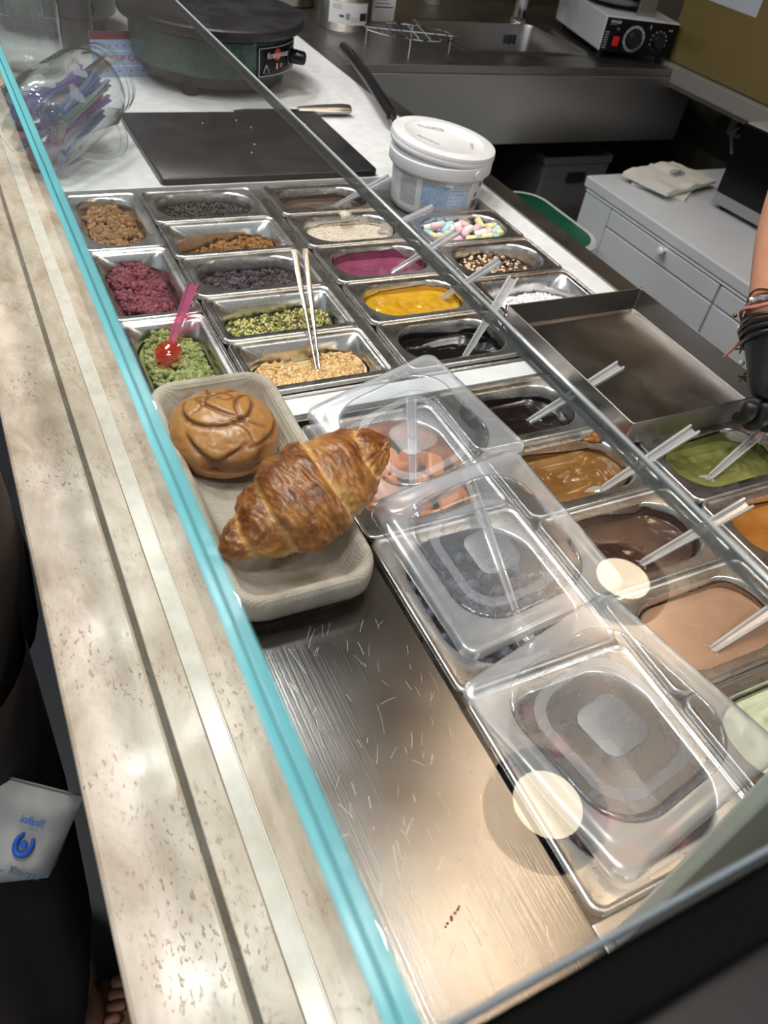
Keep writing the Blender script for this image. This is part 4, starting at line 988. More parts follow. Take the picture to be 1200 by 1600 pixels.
for k in range(34):
    c = int(rs.choice([0, 0, 0, 1, 2, 3, 3, 4])); a = rs.uniform(0, 6.28); rd = .046 * math.sqrt(rs.uniform(.0, 1)); rad2 = .034 * math.sqrt(rs.uniform(0, 1)); a2 = a + rs.uniform(-1, 1)
    p0 = Vector((rd * math.cos(a), rd * math.sin(a), .034 + rs.uniform(0, .012))); p1 = Vector((rad2 * math.cos(a2), rad2 * math.sin(a2), .17))
    down = loc((0, 0, -1)); p0 += down * .008; p1 += down * .006
    for pp in (p0, p1):
        l = math.hypot(pp.x, pp.y); lim = .046 if pp is p0 else .038
        if l > lim: pp.x *= lim / l; pp.y *= lim / l
    W0 = jo + q @ (p0 * JS); W1 = jo + q @ (p1 * JS)
    s = thing('coloured_spoon', cs_[c][0] + ' translucent plastic spoon inside the fallen jar mug', 'spoon', W0, (W1 - W0).to_track_quat('X', 'Y').to_euler(), cs_[c][0] + ' spoons in the jar mug')
    s.scale = (JS, JS, JS); link('handle', hm[c], s); link('bowl', bmz[c], s)
W0 = jo + q @ Vector((.02, .0, .12)); W1 = jo + q @ Vector((.018, .006, .27))
t = thing('steel_scoop', 'flat steel scoop handle sticking out of the jar mug mouth', 'scoop', W0, (W1 - W0).to_track_quat('X', 'Z').to_euler())
MB().loft([[(x, wv * c, z * 1.0 + zo) for c, z in ((-1, .006), (-.8, 0), (.8, 0), (1, .006), (.8, .0015), (-.8, .0015))] for x, wv, zo in ((0, .010, 0), (.07, .013, 0), (.125, .014, 0), (.135, .010, .002))], True, True).build('scoop_handle', M('scoop_steel', (.4, .38, .34, 1), .3, 1), t, False)
# ---------------------------------------------------------------- sink counter at the back
SY = .672; ST = .0
t = thing('sink_counter', 'dark stainless steel sink counter with a deep front apron', 'sink')
MB().box(.4485, 1.60, SY, .80, -.02, ST, .002).build('worktop', DARKSTEEL, t)
MB().box(.4485, .86, .80, 1.415, -.02, ST, .0).build('worktop', DARKSTEEL, t, False)
MB().box(1.27, 1.60, .80, 1.415, -.02, ST, .0).build('worktop', DARKSTEEL, t, False)
MB().box(.86, 1.27, 1.10, 1.415, -.02, ST, .0).build('worktop', DARKSTEEL, t, False)
MB().box(.4485, 1.60, SY - .002, SY + .018, -.198, -.0205, .002).build('apron', APRON, t)
br = lambda a, b, r, z: [(1.065 + x, .95 + y, z) for x, y in rr(a, b, r, 6)]
MB().loft([br(.222, .166, .03, .0008), br(.219, .163, .03, .004), br(.214, .158, .03, .0045), br(.206, .151, .03, .002), br(.2045, .1495, .03, -.002), br(.195, .142, .035, -.14), br(.17, .12, .03, -.15)], False, True).build('basin', M('basin_steel', (.38, .37, .36, 1), .3, 1, brush=(200, 6, 6, .05)), t, True, 40)
for k in (-1, 1): MB().box(1.2 + k * .011 - .003, 1.2 + k * .011 + .003, 1.082, 1.092, -.05, -.025).build('overflow_slot', RUBBER, t)
MB().box(.4485, 1.60, 1.3955, 1.4155, .0005, .20).build('backsplash', M('olive_steel', (.30, .27, .19, 1), .32, 1, rvar=(6, .45)), t, False)
t = thing('faucet', 'chrome faucet rising behind the sink basin', 'faucet', (1.245, 1.135, .0005))
MB().lathe([(.0001, 0), (.026, 0), (.026, .010), (.020, .014), (.018, .09), (.0001, .092)], 20).build('base', CHROME, t)
MB().tube([(0, 0, .08), (-.005, -.01, .14), (-.015, -.03, .19), (-.03, -.08, .22), (-.04, -.14, .21), (-.043, -.16, .18)], [.015, .014, .013, .012, .011, .011], 12).build('spout', CHROME, t)
MB().tube([(0.012, 0, .085), (.03, .02, .12), (.06, .03, .15)], [.008, .006, .006], 8).build('lever', CHROME, t)
t = thing('water_glass', 'short clear glass standing behind the sink basin', 'glass', (1.02, 1.30, .0005))
MB().lathe([(.0001, .0), (.026, 0), (.034, .09), (.0325, .09), (.025, .006), (.0001, .006)], 24).build('glass_body', JARG, t, True, 50)
# utensil holder
t = thing('utensil_holder', 'perforated stainless steel utensil holder with a white paper label', 'utensil holder', (.586, 1.005, .0005))
MB().lathe([(.0001, 0), (.071, 0), (.0725, .003), (.0725, .17), (.074, .172), (.072, .174), (.0705, .17), (.0705, .004), (.0001, .003)], 48).build('cup', M('cup_steel', (.52, .52, .51, 1), .25, 1), t, True, 50)
HOLE = M('hole_black', lin(12, 12, 12), .8); hm_ = MB().lathe([(.0001, .0004), (.0042, .0004), (.0046, 0)], 12).mesh('hole', HOLE)
def onface(a, z, r=.0727): return Matrix.Translation((r * math.cos(R(a)), r * math.sin(R(a)), z)) @ Matrix.Rotation(R(a), 4, 'Z') @ Matrix.Rotation(R(90), 4, 'Y')
for zz in range(5):
    for aa in range(13):
        if aa % 4 == 3: continue
        o = link('hole', hm_, t); o.matrix_local = onface(-200 + aa * 13 + (zz % 2) * 6, .082 + zz * .017)
LBL = M('label_white', lin(214, 216, 218), .6); LBK = M('label_black', lin(30, 30, 32), .6); LGY = M('label_grey', lin(130, 132, 136), .6)
def cyl(parent, name, a0, a1, z0, z1, r, m, n=12):
    mb = MB(); mb.loft([[(r * math.cos(R(a0 + (a1 - a0) * i / n)), r * math.sin(R(a0 + (a1 - a0) * i / n)), z) for i in range(n + 1)] for z in (z0, z1)], close=False); return mb.build(name, m, parent)
lab = cyl(t, 'paper_label', -150, -62, .018, .068, .0729, LBL)
cyl(lab, 'label_print', -82, -64, .028, .046, .0732, LBK, 4); cyl(lab, 'label_print', -112, -104, .030, .044, .0732, LGY, 3)
for z in (.056, .060, .052): cyl(lab, 'label_print', -142, -122, z, z + .0012, .0732, LGY, 4)
for z in (.034, .030, .026): cyl(lab, 'label_print', -102, -84, z, z + .001, .0732, LGY, 4)
cyl(lab, 'label_print', -126, -116, .034, .039, .0732, LBK, 3)
t = thing('spray_bottle', 'white plastic bottle with printed label beside the utensil holder', 'bottle', (.728, 1.085, .0005))
MB().loft([[(x, y, z) for x, y in rr(a, b, .02, 5)] for a, b, z in ((.040, .026, 0), (.043, .029, .004), (.043, .029, .14), (.030, .022, .19), (.014, .014, .21), (.013, .013, .24))], True, True).build('bottle_body', WPLASTIC, t)
MB().box(-.034, .034, -.0298, -.0292, .03, .12).build('label', LBL, t, False)
for k in range(8): MB().box(-.030, .028 - (k % 3) * .01, -.0302, -.0298, .036 + k * .009, .039 + k * .009).build('label_print', LGY if k else M('label_navy', lin(50, 60, 100), .6), t, False)
MB().lathe([(.0001, .262), (.014, .262), (.016, .256), (.016, .238)], 18).build('cap', M('cap_blue', lin(40, 60, 120), .4), t)
t = thing('steel_pot', 'large steel pot edge at the back behind the crepe maker', 'pot', (.525, 1.235, .0005))
MB().lathe([(.0001, 0), (.060, 0), (.064, .004), (.064, .11), (.066, .112), (.0625, .11), (.061, .006), (.0001, .005)], 32).build('pot_body', M('pot_steel', (.4, .38, .34, 1), .25, 1), t)
# wire cooling rack
t = thing('wire_rack', 'round chrome wire cooling rack on short legs beside the sink', 'rack', (.668, .772, .0005), (0, 0, R(-14)))
rx = .122
MB().tube([(rx * math.cos(a), rx * math.sin(a) * .62, .046) for a in np.linspace(0, 2 * math.pi, 48)[:-1]], .0022, 6, closed=True).build('outer_ring', CHROME, t)
MB().tube([(-rx, 0, .047), (rx, 0, .047)], .0022, 6).build('main_bar', CHROME, t)
for k in range(7):
    x = -.09 + k * .03; y = .62 * math.sqrt(rx * rx - x * x); MB().tube([(x, -y, .049), (x, y, .049)], .0013, 5).build('cross_wire', CHROME, t)
for x, y in ((-.112, .020), (.112, .020), (-.02, -.074), (.02, .074)): MB().tube([(x, y, .046), (x, y, .001)], .0018, 6).build('leg', CHROME, t)

# ---------------------------------------------------------------- waffle maker
yaw = math.atan2(-.057, .221)
t = thing('waffle_maker', 'white waffle maker with a black control panel on the sink counter', 'waffle maker', (1.281, .768, .0005), (0, 0, yaw))
WB = M('waffle_white', lin(196, 198, 204), .4, var=(6, lin(184, 186, 192)))
WW, WD, WH = .232, .36, .105
MB().box(0, WW, .004, WD, .018, WH, .003).build('body', WB, t)
for x, y in ((.02, .03), (WW - .02, .03), (.02, WD - .03), (WW - .02, WD - .03)): MB().lathe([(.0001, 0), (.009, 0), (.009, .018), (.0001, .018)], 12, org=(x, y, 0)).build('foot', RUBBER, t)
pn = MB().box(.003, WW - .003, -.0005, .0038, .018, WH - .003, .001).build('control_panel', BLACKG, t)
LP = bpy.data.materials['white_print']
text('brand_lettering', 'VEVOR', .0105, LP, pn, (.030, -.0009, .092), (R(90), 0, 0))
MB().box(.012, .036, -.0012, -.0005, .0855, .0862).build('brand_line', LGY, pn, False)
sw = MB().box(.034, .052, -.005, -.0005, .034, .058, .001).build('power_switch', M('switch_red', lin(196, 30, 26), .3), pn)
MB().lathe([(.0001, .002), (.004, .002), (.004, 0)], 12, axis=Matrix.Rotation(R(90), 4, 'X'), org=(.042, -.0008, .076)).build('pilot_lamp', M('lamp_green', lin(40, 110, 70), .3), pn)
for xx, rk, nm in ((.098, .026, 'thermostat_knob'), (.176, .021, 'timer_knob')):
    kb = MB().lathe([(.0001, .016), (rk * .72, .016), (rk * .8, .012), (rk * .86, .0), ], 28, axis=Matrix.Rotation(R(90), 4, 'X'), org=(xx, -.0006, .056)).build(nm, BLACKP, pn)
    MB().lathe([(rk, .0006), (rk * 1.28, .0006), (rk * 1.28, 0)], 28, axis=Matrix.Rotation(R(90), 4, 'X'), org=(xx, -.0006, .056)).build('dial_ring', LGY if nm[0] == 't' and rk > .025 else BLACKP, pn)
    for k in range(9):
        a = R(200 - k * 27); MB().box(-.0007, .0007, -.0016, -.0005, 0, .004).xf(Matrix.Translation((xx + rk * 1.1 * math.cos(a), 0, .056 + rk * 1.1 * math.sin(a))) @ Matrix.Rotation(math.pi / 2 - a, 4, 'Y')).build('dial_tick', LP, pn)
for k in range(7):
    MB().box(.006, .018, -.0012, -.0005, .026 + k * .0065, .029 + k * .0065).build('panel_print', LGY, pn, False)
MB().box(.14, .141, -.0012, -.0005, .084, .095).build('panel_print', LP, pn, False); MB().box(.20, .212, -.0012, -.0005, .084, .088).build('panel_print', LGY, pn, False)
PLT = M('plate_steel', (.34, .33, .31, 1), .3, 1)
MB().lathe([(.0001, WH + .012), (.085, WH + .012), (.098, WH + .018), (.104, WH + .030), (.098, WH + .034), (.0001, WH + .034)], 40, org=(.095, .17, 0)).build('lower_plate', PLT, t)
MB().lathe([(.0001, WH + .036), (.098, WH + .036), (.102, WH + .045), (.094, WH + .058), (.0001, WH + .066)], 40, org=(.095, .17, 0)).build('upper_plate', M('plate_dark', lin(50, 40, 38), .4), t)
MB().box(.110, .165, .045, .055, WH, WH + .075, .002).build('hinge_bracket', DARKSTEEL, t)
MB().tube([(.095, .08, WH + .06), (.095, -.02, WH + .10), (.095, -.09, WH + .12)], [.006, .009, .010], 10).build('handle', BLACKP, t)

# ---------------------------------------------------------------- right side: olive cupboard, shelf, microwave, white cabinet
t = thing('olive_cupboard', 'dull olive wall cupboard at the right with a paper note', 'cupboard', (0, 0, 0))
OLV = M('olive_panel', lin(112, 98, 58), .45, var=(3, lin(98, 86, 52)))
MB().box(1.52, 1.80, -.9, .745, .010, .80, .003).build('cupboard_body', OLV, t)
MB().box(1.5185, 1.5199, .475, .66, .178, .36).build('paper_note', M('note_paper', lin(176, 184, 196), .7), t, False)
t = thing('grey_shelf', 'grey shelf edge under the olive cupboard', 'shelf', (0, 0, 0))
MB().box(1.495, 1.81, -.9, .720, -.035, .008, .002).build('shelf_board', M('shelf_grey', lin(126, 124, 122), .5), t)
MB().box(1.50, 1.52, -.9, .70, -.046, -.0355).build('shelf_rail', DARKSTEEL, t, False)
CABW = M('cabinet_white', lin(206, 210, 216), .4, var=(4, lin(196, 200, 206)))
t = thing('white_cabinet', 'low white cabinet with drawers across the aisle', 'cabinet', (0, 0, 0))
CX, CT = 1.12, -.2145
MB().box(CX + .012, 1.80, -.75, .470, FLZ, CT - .032, .002).build('carcass', CABW, t)
MB().box(CX - .004, 1.80, -.76, .480, CT - .030, CT, .004).build('worktop', CABW, t)
MB().box(CX + .002, CX + .0115, .354, .470, FLZ + .05, CT - .040, .002).build('side_stile', CABW, t)
MB().box(CX - .001, CX + .0115, -.75, .4695, CT - .0385, CT - .0315, .002).build('moulding', M('cabinet_moulding', lin(222, 224, 226), .35), t)
for y0, y1 in ((-.070, .350), (-.50, -.076), (-.75, -.506)):
    dw = MB().box(CX, CX + .0115, y0, y1, -.302, CT - .042, .002).build('drawer_front', CABW, t)
    dr = MB().box(CX, CX + .0115, y0, y1, FLZ + .05, -.306, .002).build('door_panel', CABW, t)
    kn = MB().lathe([(.0001, .026), (.008, .025), (.011, .019), (.008, .012), (.005, .008), (.006, 0)], 16, axis=Matrix.Rotation(R(-90), 4, 'Y'), org=(CX, (y0 + y1) / 2 - .018, -.262)); kn.build('knob', M('knob_white', lin(228, 228, 226), .3) if y0 > -.1 else bpy.data.materials['knob_white'], dw)
t = thing('microwave', 'black-fronted microwave on the white cabinet', 'microwave', (1.368, .245, CT + .0005), (0, 0, R(5)))
MB().box(0, .118, -.46, 0, .012, .215, .006).build('case', M('microwave_grey', lin(150, 150, 152), .4), t)
MB().box(-.010, -.0005, -.458, -.002, .042, .213, .003).build('door', BLACKG, t)
MB().box(-.008, -.0005, -.458, -.002, .013, .0415, .002).build('lower_trim', M('trim_silver', lin(160, 162, 166), .35, .5), t)
for x, y in ((.02, -.03), (.098, -.03), (.02, -.43), (.098, -.43)): MB().lathe([(.0001, 0), (.012, 0), (.012, .0125), (.0001, .0125)], 12, org=(x, y, 0)).build('foot', RUBBER, t)
# paper bags
PAP = M('bag_paper', lin(214, 212, 204), .8, bump=(30, .3)); PIN = M('bag_print', lin(110, 110, 128), .7)
def bag(label, x, y, z, rz, sx, sy, wr, mark):
    t = thing('paper_bag', label, 'paper bag', (x, y, z), (0, 0, rz), 'flat white paper bags on the cabinet')
    mb = MB(); N = 12; top = []; bot = []
    for i in range(N + 1):
        for j in range(N + 1):
            u, v = i / N - .5, j / N - .5; h = .004 + wr * (.6 + fbm(u * sx, v * sy, 20, rz)) * (1 - (2 * u) ** 2 * .3)
            top.append((u * sx, v * sy, .0035 + h)); bot.append((u * sx, v * sy, 0.0005))
    n2 = (N + 1) ** 2; F = []
    for i in range(N):
        for j in range(N):
            a = i * (N + 1) + j; F.append((a, a + N + 1, a + N + 2, a + 1)); F.append((n2 + a, n2 + a + 1, n2 + a + N + 2, n2 + a + N + 1))
    for i in range(N):
        for e in ((i, i + 1), (N * (N + 1) + i + 1, N * (N + 1) + i), ((i + 1) * (N + 1), i * (N + 1)), (i * (N + 1) + N, (i + 1) * (N + 1) + N)): F.append((e[0], e[1], n2 + e[1], n2 + e[0]))
    mb.add(top + bot, F); mb.build('bag_sheet', PAP, t)
    if mark:
        zt = .0035 + .004 + wr * 1.1
        MB().tube([(.024 * math.cos(a) + .03, .018 * math.sin(a), zt) for a in np.linspace(0, 6.283, 24)[:-1]], .0012, 5, closed=True).build('printed_oval', PIN, t)
        MB().box(.012, .048, -.004, .004, zt - .001, zt + .0006).build('printed_mark', PIN, t, False)
    return t
bag('flat white paper bag at the bottom of the pile on the cabinet', 1.335, .395, CT + .0005, R(35), .20, .15, .004, False)
bag('crumpled white paper bag with an oval printed mark on top of the pile', 1.330, .385, CT + .0150, R(14), .24, .15, .008, True)

# ---------------------------------------------------------------- green-topped bin and things under the sink
t = thing('waste_bin', 'grey bin with a dark green flat top in the aisle under the sink', 'bin', (.925, .455, FLZ))
br = lambda a, b, r, z: [(x, y, z) for x, y in rr(a, b, r, 8)]
MB().loft([br(.115, .135, .05, 0), br(.140, .175, .08, .56), br(.145, .180, .075, .565)], True, True).build('bin_body', M('bin_grey', lin(170, 174, 178), .4), t)
MB().loft([br(.151, .186, .08, .5655), br(.153, .188, .082, .575), br(.147, .182, .078, .582), br(.141, .176, .074, .578)], True, True).build('rim', M('bin_rim', lin(196, 200, 202), .4), t)
MB().loft([br(.140, .175, .085, .5785), br(.140, .175, .085, .5805), br(.135, .170, .07, .583)], True, True).build('green_top', M('bin_green', lin(16, 92, 66), .45, var=(6, lin(12, 80, 58))), t)
def crate(label, x0, x1, y0, y1, z1, c):
    t = thing('storage_box', label, 'box', ((x0 + x1) / 2, (y0 + y1) / 2, FLZ))
    hx, hy, h = (x1 - x0) / 2, (y1 - y0) / 2, z1 - FLZ
    MB().loft([br(hx - .01, hy - .01, .01, 0), br(hx, hy, .012, h - .02), br(hx + .004, hy + .004, .012, h - .02), br(hx + .004, hy + .004, .012, h), br(hx - .004, hy - .004, .01, h), br(hx - .012, hy - .012, .01, .01)], True, True).build('box_body', M('box_' + str(int(x0 * 100)), c, .5), t, True, 40)
    MB().box(-.035, .035, -hy - .0052, -hy - .0042, h - .075, h - .045).build('hand_hole', HOLE, t, False)
crate('pale grey storage box under the sink beside the bin', .62, .80, .90, 1.20, -.42, lin(120, 118, 110))
crate('white storage box under the sink near the cabinet', 1.16, 1.42, .72, 1.02, -.26, lin(96, 96, 96))
crate('dark storage box under the middle of the sink', .93, 1.13, .90, 1.18, -.40, lin(36, 34, 36))
t = thing('under_sink_panel', 'dirty white panel behind the cables under the sink', 'panel', (0, 0, 0))
MB().box(.46, 1.14, 1.30, 1.32, FLZ, -.22).build('panel_sheet', M('dirty_panel', lin(150, 144, 130), .6, var=(8, lin(118, 112, 98))), t, False)
for k, (x, dx) in enumerate(((.86, .05), (.88, .01), (.905, .06))):
    tag(MB().tube([(x, 1.285, -.21), (x - .01, 1.26, -.35), (x - dx, 1.24, -.55), (x - dx, 1.25, -.89)], .006, 8).build('power_cable', RUBBER), ('black cable hanging under the sink, leftmost of three', 'black cable hanging under the sink, middle of three', 'black cable hanging under the sink, rightmost of three')[k], 'cable', 'black cables under the sink')
t = thing('power_outlet', 'beige wall outlet with a plug beside the sink apron', 'outlet', (1.50, 1.03, -.14)) if False else None
t = thing('power_outlet', 'beige wall outlet below the shelf beside the sink apron', 'outlet', (1.8195, .62, -.12))
MB().box(-.010, 0, -.045, .045, -.06, .06, .002).build('plate', M('outlet_beige', lin(176, 168, 146), .5), t)
for z in (-.03, .03): MB().lathe([(.0001, .0006), (.016, .0006), (.018, 0)], 16, axis=Matrix.Rotation(R(-90), 4, 'Y'), org=(-.010, 0, z)).build('socket', HOLE, t)
tag(MB().tube([(1.805, .62, -.15), (1.76, .60, -.16), (1.72, .54, -.19), (1.70, .46, -.205), (1.715, .26, -.15)], .005, 8).build('white_cable', WPLASTIC), 'white power cable from the outlet to the microwave', 'cable')
# ---------------------------------------------------------------- people
SKIN = M('skin', lin(206, 150, 118), .5, var=(40, lin(198, 140, 110)), sss=.08, bump=(300, .05))
GLOVE = M('black_glove', lin(20, 21, 24), .45, bump=(60, .15))
def ellring(c, a, b, n=28, rz=0, fold=0, seed=0):
    out = []
    for i in range(n):
        t_ = 2 * math.pi * i / n; k = 1 + fold * math.sin(t_ * 7 + seed) + fold * .6 * math.sin(t_ * 11 + seed * 2.3)
        x, y = a * math.cos(t_) * k, b * math.sin(t_) * k
        out.append((c[0] + x * math.cos(rz) - y * math.sin(rz), c[1] + x * math.sin(rz) + y * math.cos(rz), c[2]))
    return out
def head(t, c, face, hair, skin_m):
    """head with brow, nose, mouth, ears at centre c, looking along face (unit xy)"""
    v, f = ico(4); V = v * np.array([.095, .075, .118])
    x, y, z = V[:, 0], V[:, 1], V[:, 2]
    V[:, 0] += .022 * np.exp(-((y / .012) ** 2 + ((z + .015) / .020) ** 2)) * (x > 0)
    V[:, 0] -= .010 * np.exp(-(((np.abs(y) - .03) / .014) ** 2 + ((z - .008) / .012) ** 2)) * (x > 0)
    V[:, 0] += .006 * np.exp(-((y / .026) ** 2 + ((z + .052) / .010) ** 2)) * (x > 0)
    V[:, 1] *= 1 - .25 * np.clip(-z / .118, 0, 1)
    ears = MB()
    ang = math.atan2(face[1], face[0]); Mx = Matrix.Translation(c) @ Matrix.Rotation(ang, 4, 'Z')
    vs = [tuple(Mx @ Vector(p)) for p in V]
    for s in (-1, 1):
        e = IC2[0] * np.array([.018, .008, .030]) + [-.005, s * .076, -.005]; k = len(vs); vs += [tuple(Mx @ Vector(p)) for p in e]; f = np.vstack([f, IC2[1] + k])
    hv = v * np.array([.104, .086, .126]); hv[:, 0] -= .012; keep = [i for i, t_ in enumerate(ico(4)[1]) if not all(hv[q][0] > .02 and hv[q][2] < .06 for q in t_)]
    hb = MB().add([tuple(Mx @ Vector(p)) for p in hv], [tuple(ico(4)[1][i]) for i in keep]); hb.build('hair', hair, t, True, 180)
    for s in (-1, 1):
        MB().add([tuple(Mx @ Vector(p)) for p in (IC2[0] * .011 + [.078, s * .03, .008])], IC2[1].tolist()).build('eye', M('eye_dark', lin(40, 30, 26), .2), t)
    return vs, f.tolist()
def bodymesh(chains, m, hd=None):
    ms = [skin(v, e, r, m, rt, 2) for v, e, r, rt in chains]
    if hd:
        me = bpy.data.meshes.new('hd'); me.from_pydata(hd[0], [], [tuple(q) for q in hd[1]]); me.update(); ms.append(me)
    return joinmeshes(ms, m)
HAIR = M('dark_hair', lin(36, 26, 22), .5, bump=(200, .3))
# worker reaching over the counter
t = thing('person', 'worker in black reaching over the pans with a black-gloved hand', 'person', (.98, -.82, FLZ))
o = Vector((.98, -.82, FLZ)); L_ = lambda x, y, z: tuple(Vector((x, y, z)) - o)
wr, el, sh = (.352, -.726, .123), (.512, -.570, .270), (.850, -.690, .470)
V = [L_(.98, -.82, .05), L_(.98, -.81, .30), L_(.96, -.80, .48), L_(.96, -.80, .55), L_(.96, -.80, .62), L_(*sh), L_(*el), L_(.424, -.655, .195), L_(*wr), L_(.342, -.742, .104),
     L_(1.06, -.92, .47), L_(1.08, -.99, .24), L_(.98, -1.0, .05), L_(.96, -.74, -.02), L_(.96, -.74, -.42), L_(.97, -.73, -.85), L_(.92, -.73, -.88), L_(1.0, -.90, -.02), L_(1.0, -.90, -.42), L_(1.01, -.90, -.85), L_(.96, -.90, -.88)]
E_ = [(0, 1), (1, 2), (2, 3), (3, 4), (2, 5), (5, 6), (6, 7), (7, 8), (8, 9), (2, 10), (10, 11), (11, 12), (0, 13), (13, 14), (14, 15), (15, 16), (0, 17), (17, 18), (18, 19), (19, 20)]
Rr = [.13, .14, .10, .052, .055, .062, .052, .056, .034, .027, .06, .045, .035, .085, .06, .045, .04, .085, .06, .045, .04]
hd = head(t, Vector(L_(.95, -.80, .72)), (-1, .1), HAIR, SKIN)
link('body', bodymesh([(V, E_, Rr, 0)], SKIN, hd), t)
BLK = M('black_cotton', lin(24, 24, 28), .85, bump=(90, .2))
shirt = [(V[0], .17, .15), (V[1], .17, .16), (V[2], .15, .15)]
MB().loft([ellring(L_(.98, -.82, z), a, b, 28, R(40), .012, 1) for z, a, b in ((-.10, .17, .15), (.05, .165, .145), (.25, .17, .15), (.42, .19, .15), (.50, .15, .13), (.54, .07, .07))], False, True).build('shirt', BLK, t, True, 180)
link('sleeve', skin([V[5], tuple(Vector(V[5]).lerp(Vector(V[6]), .6))], [(0, 1)], [.085, .068], BLK), t); link('sleeve', skin([V[10], tuple(Vector(V[10]).lerp(Vector(V[11]), .6))], [(0, 1)], [.08, .064], BLK), t)
for yy in (-.74, -.90): MB().loft([ellring(L_(.98, yy, z), a, a, 20, 0, .02, yy) for z, a in ((-.08, .10), (-.4, .085), (-.84, .07))], False, True).build('trouser_leg', BLK, t, True, 180)
# glove: palm, cuff and five fingers closing on the pistachio spoon
wv = Vector(L_(.346, -.740, .108)); hnd = Vector(L_(.338, -.766, .078)); kn = Vector(L_(.332, -.786, .058))
d = (kn - wv).normalized(); sdv = d.cross(Vector((0, 0, 1))).normalized(); upv = sdv.cross(d)
gch = [([tuple(Vector(L_(.353, -.726, .122))), tuple(wv), tuple(wv.lerp(hnd, .5)), tuple(hnd), tuple(kn)], [(0, 1), (1, 2), (2, 3), (3, 4)], [(.038, .038), (.036, .036), (.033, .028), (.033, .022), (.031, .018)], 0)]
for i, (s, ln) in enumerate(((-.030, .030), (-.010, .036), (.010, .034), (.029, .026))):
    b0 = kn + sdv * s - d * .004; b1 = b0 + d * ln * .6 - upv * ln * .25; b2 = b1 + d * ln * .15 - upv * ln * .6; b3 = b2 - d * ln * .25 - upv * ln * .35
    gch.append(([tuple(b0), tuple(b1), tuple(b2), tuple(b3)], [(0, 1), (1, 2), (2, 3)], [.0105, .0098, .009, .0075], 0))
b0 = wv.lerp(hnd, .6) - sdv * .030; b1 = b0 + d * .022 - sdv * .014 - upv * .008; b2 = b1 + d * .022 - upv * .012 + sdv * .004
gch.append(([tuple(b0), tuple(b1), tuple(b2)], [(0, 1), (1, 2)], [.013, .011, .008], 0))
gl = link('glove', bodymesh(gch, GLOVE), t); gl['label'] = 'black latex glove with wrinkled cuff'
for k in range(4):
    c = Vector(L_(.353, -.726, .122)).lerp(wv, k / 3.2); ax = (wv - Vector(L_(.353, -.726, .122))).normalized(); a = ax.orthogonal().normalized(); b = ax.cross(a)
    MB().tube([tuple(c + (a * math.cos(q) + b * math.sin(q)) * (.0365 + .0015 * math.sin(3 * q + k * 2)) + ax * .002 * math.sin(2 * q + k)) for q in np.linspace(0, 6.283, 28)[:-1]], .0026, 6, closed=True).build('cuff_wrinkle', GLOVE, gl)
# bracelets
CHARM = [(.345, -.691, .117), (.343, -.707, .080), (.345, -.705, .101), (.344, -.727, .052), (.346, -.702, .110), (.343, -.716, .066)]
c = Vector((.358, -.720, .129)); ax = (Vector(el) - Vector(wr)).normalized(); a = ax.orthogonal().normalized(); b = ax.cross(a)
def loop(cc, rad, wob, s): return [tuple(cc + (a * math.cos(q) + b * math.sin(q)) * (rad + wob * math.sin(5 * q + s)) + ax * wob * 1.6 * math.sin(3 * q + s)) for q in np.linspace(0, 6.283, 40)[:-1]]
BRONZE = M('bronze', lin(130, 96, 60), .35, .8); PINKC = M('pink_cord', lin(206, 132, 118), .8)
t = thing('charm_bracelet', 'bronze charm bracelet with beads above the black glove', 'bracelet', (0, 0, 0))
MB().tube(loop(c, .038, .0015, 0), .0016, 6, closed=True).build('chain', BRONZE, t); MB().tube(loop(c + ax * .008, .0375, .002, 2), .0014, 6, closed=True).build('chain', BRONZE, t)
for k in range(9):
    q = k * .7; p = c + (a * math.cos(q) + b * math.sin(q)) * .043 - Vector((0, 0, .004 + .003 * (k % 3)))
    MB().add((IC2[0] * (.0036 if k % 2 else .0028) + np.array(p)).tolist(), IC2[1].tolist()).build('bead', M('pearl_bead', lin(230, 226, 216), .2) if k == 0 else (bpy.data.materials['pearl_bead'] if k % 2 else BRONZE), t)
for k, (cx_, cy_, cz_) in enumerate(CHARM):
    p = Vector((cx_, cy_, cz_)); st = MB()
    if k % 3 == 2: st.add((IC2[0] * .0038 + np.array(p)).tolist(), IC2[1].tolist()); st.build('bead', bpy.data.materials['pearl_bead'], t); continue
    for q in range(5): st.tube([tuple(p), tuple(p + Vector((.0062 * math.cos(q * 1.257 + k), -.0062 * math.cos(q * 1.257 + k) * .6, .0066 * math.sin(q * 1.257 + k))))], .0012, 5)
    st.build('flower_charm', BRONZE, t)
    MB().tube([tuple(p), tuple(p.lerp(c, .5) + Vector((-.004, -.002, -.004))), tuple(c + (p - c).normalized() * .037)], .0008, 5).build('charm_chain', BRONZE, t)
t = thing('cord_bracelet', 'pink cord bracelet with a loose frayed end at the wrist', 'bracelet', (0, 0, 0))
MB().tube(loop(c - ax * .009, .0385, .0015, 4), .0022, 6, closed=True).build('cord', PINKC, t)
MB().tube([(.350, -.704, .104), (.345, -.699, .082), (.338, -.694, .060)], [.0020, .0024, .0012], 6).build('loose_end', PINKC, t)
t = thing('woven_bracelet', 'grey sparkly woven band between the bracelets and the glove', 'bracelet', (0, 0, 0))
MB().tube(loop(c - ax * .003, .0372, .0008, 1), .0036, 6, closed=True).build('band', M('sparkle_grey', lin(120, 120, 132), .3, .6, var=(300, lin(230, 230, 236))), t)

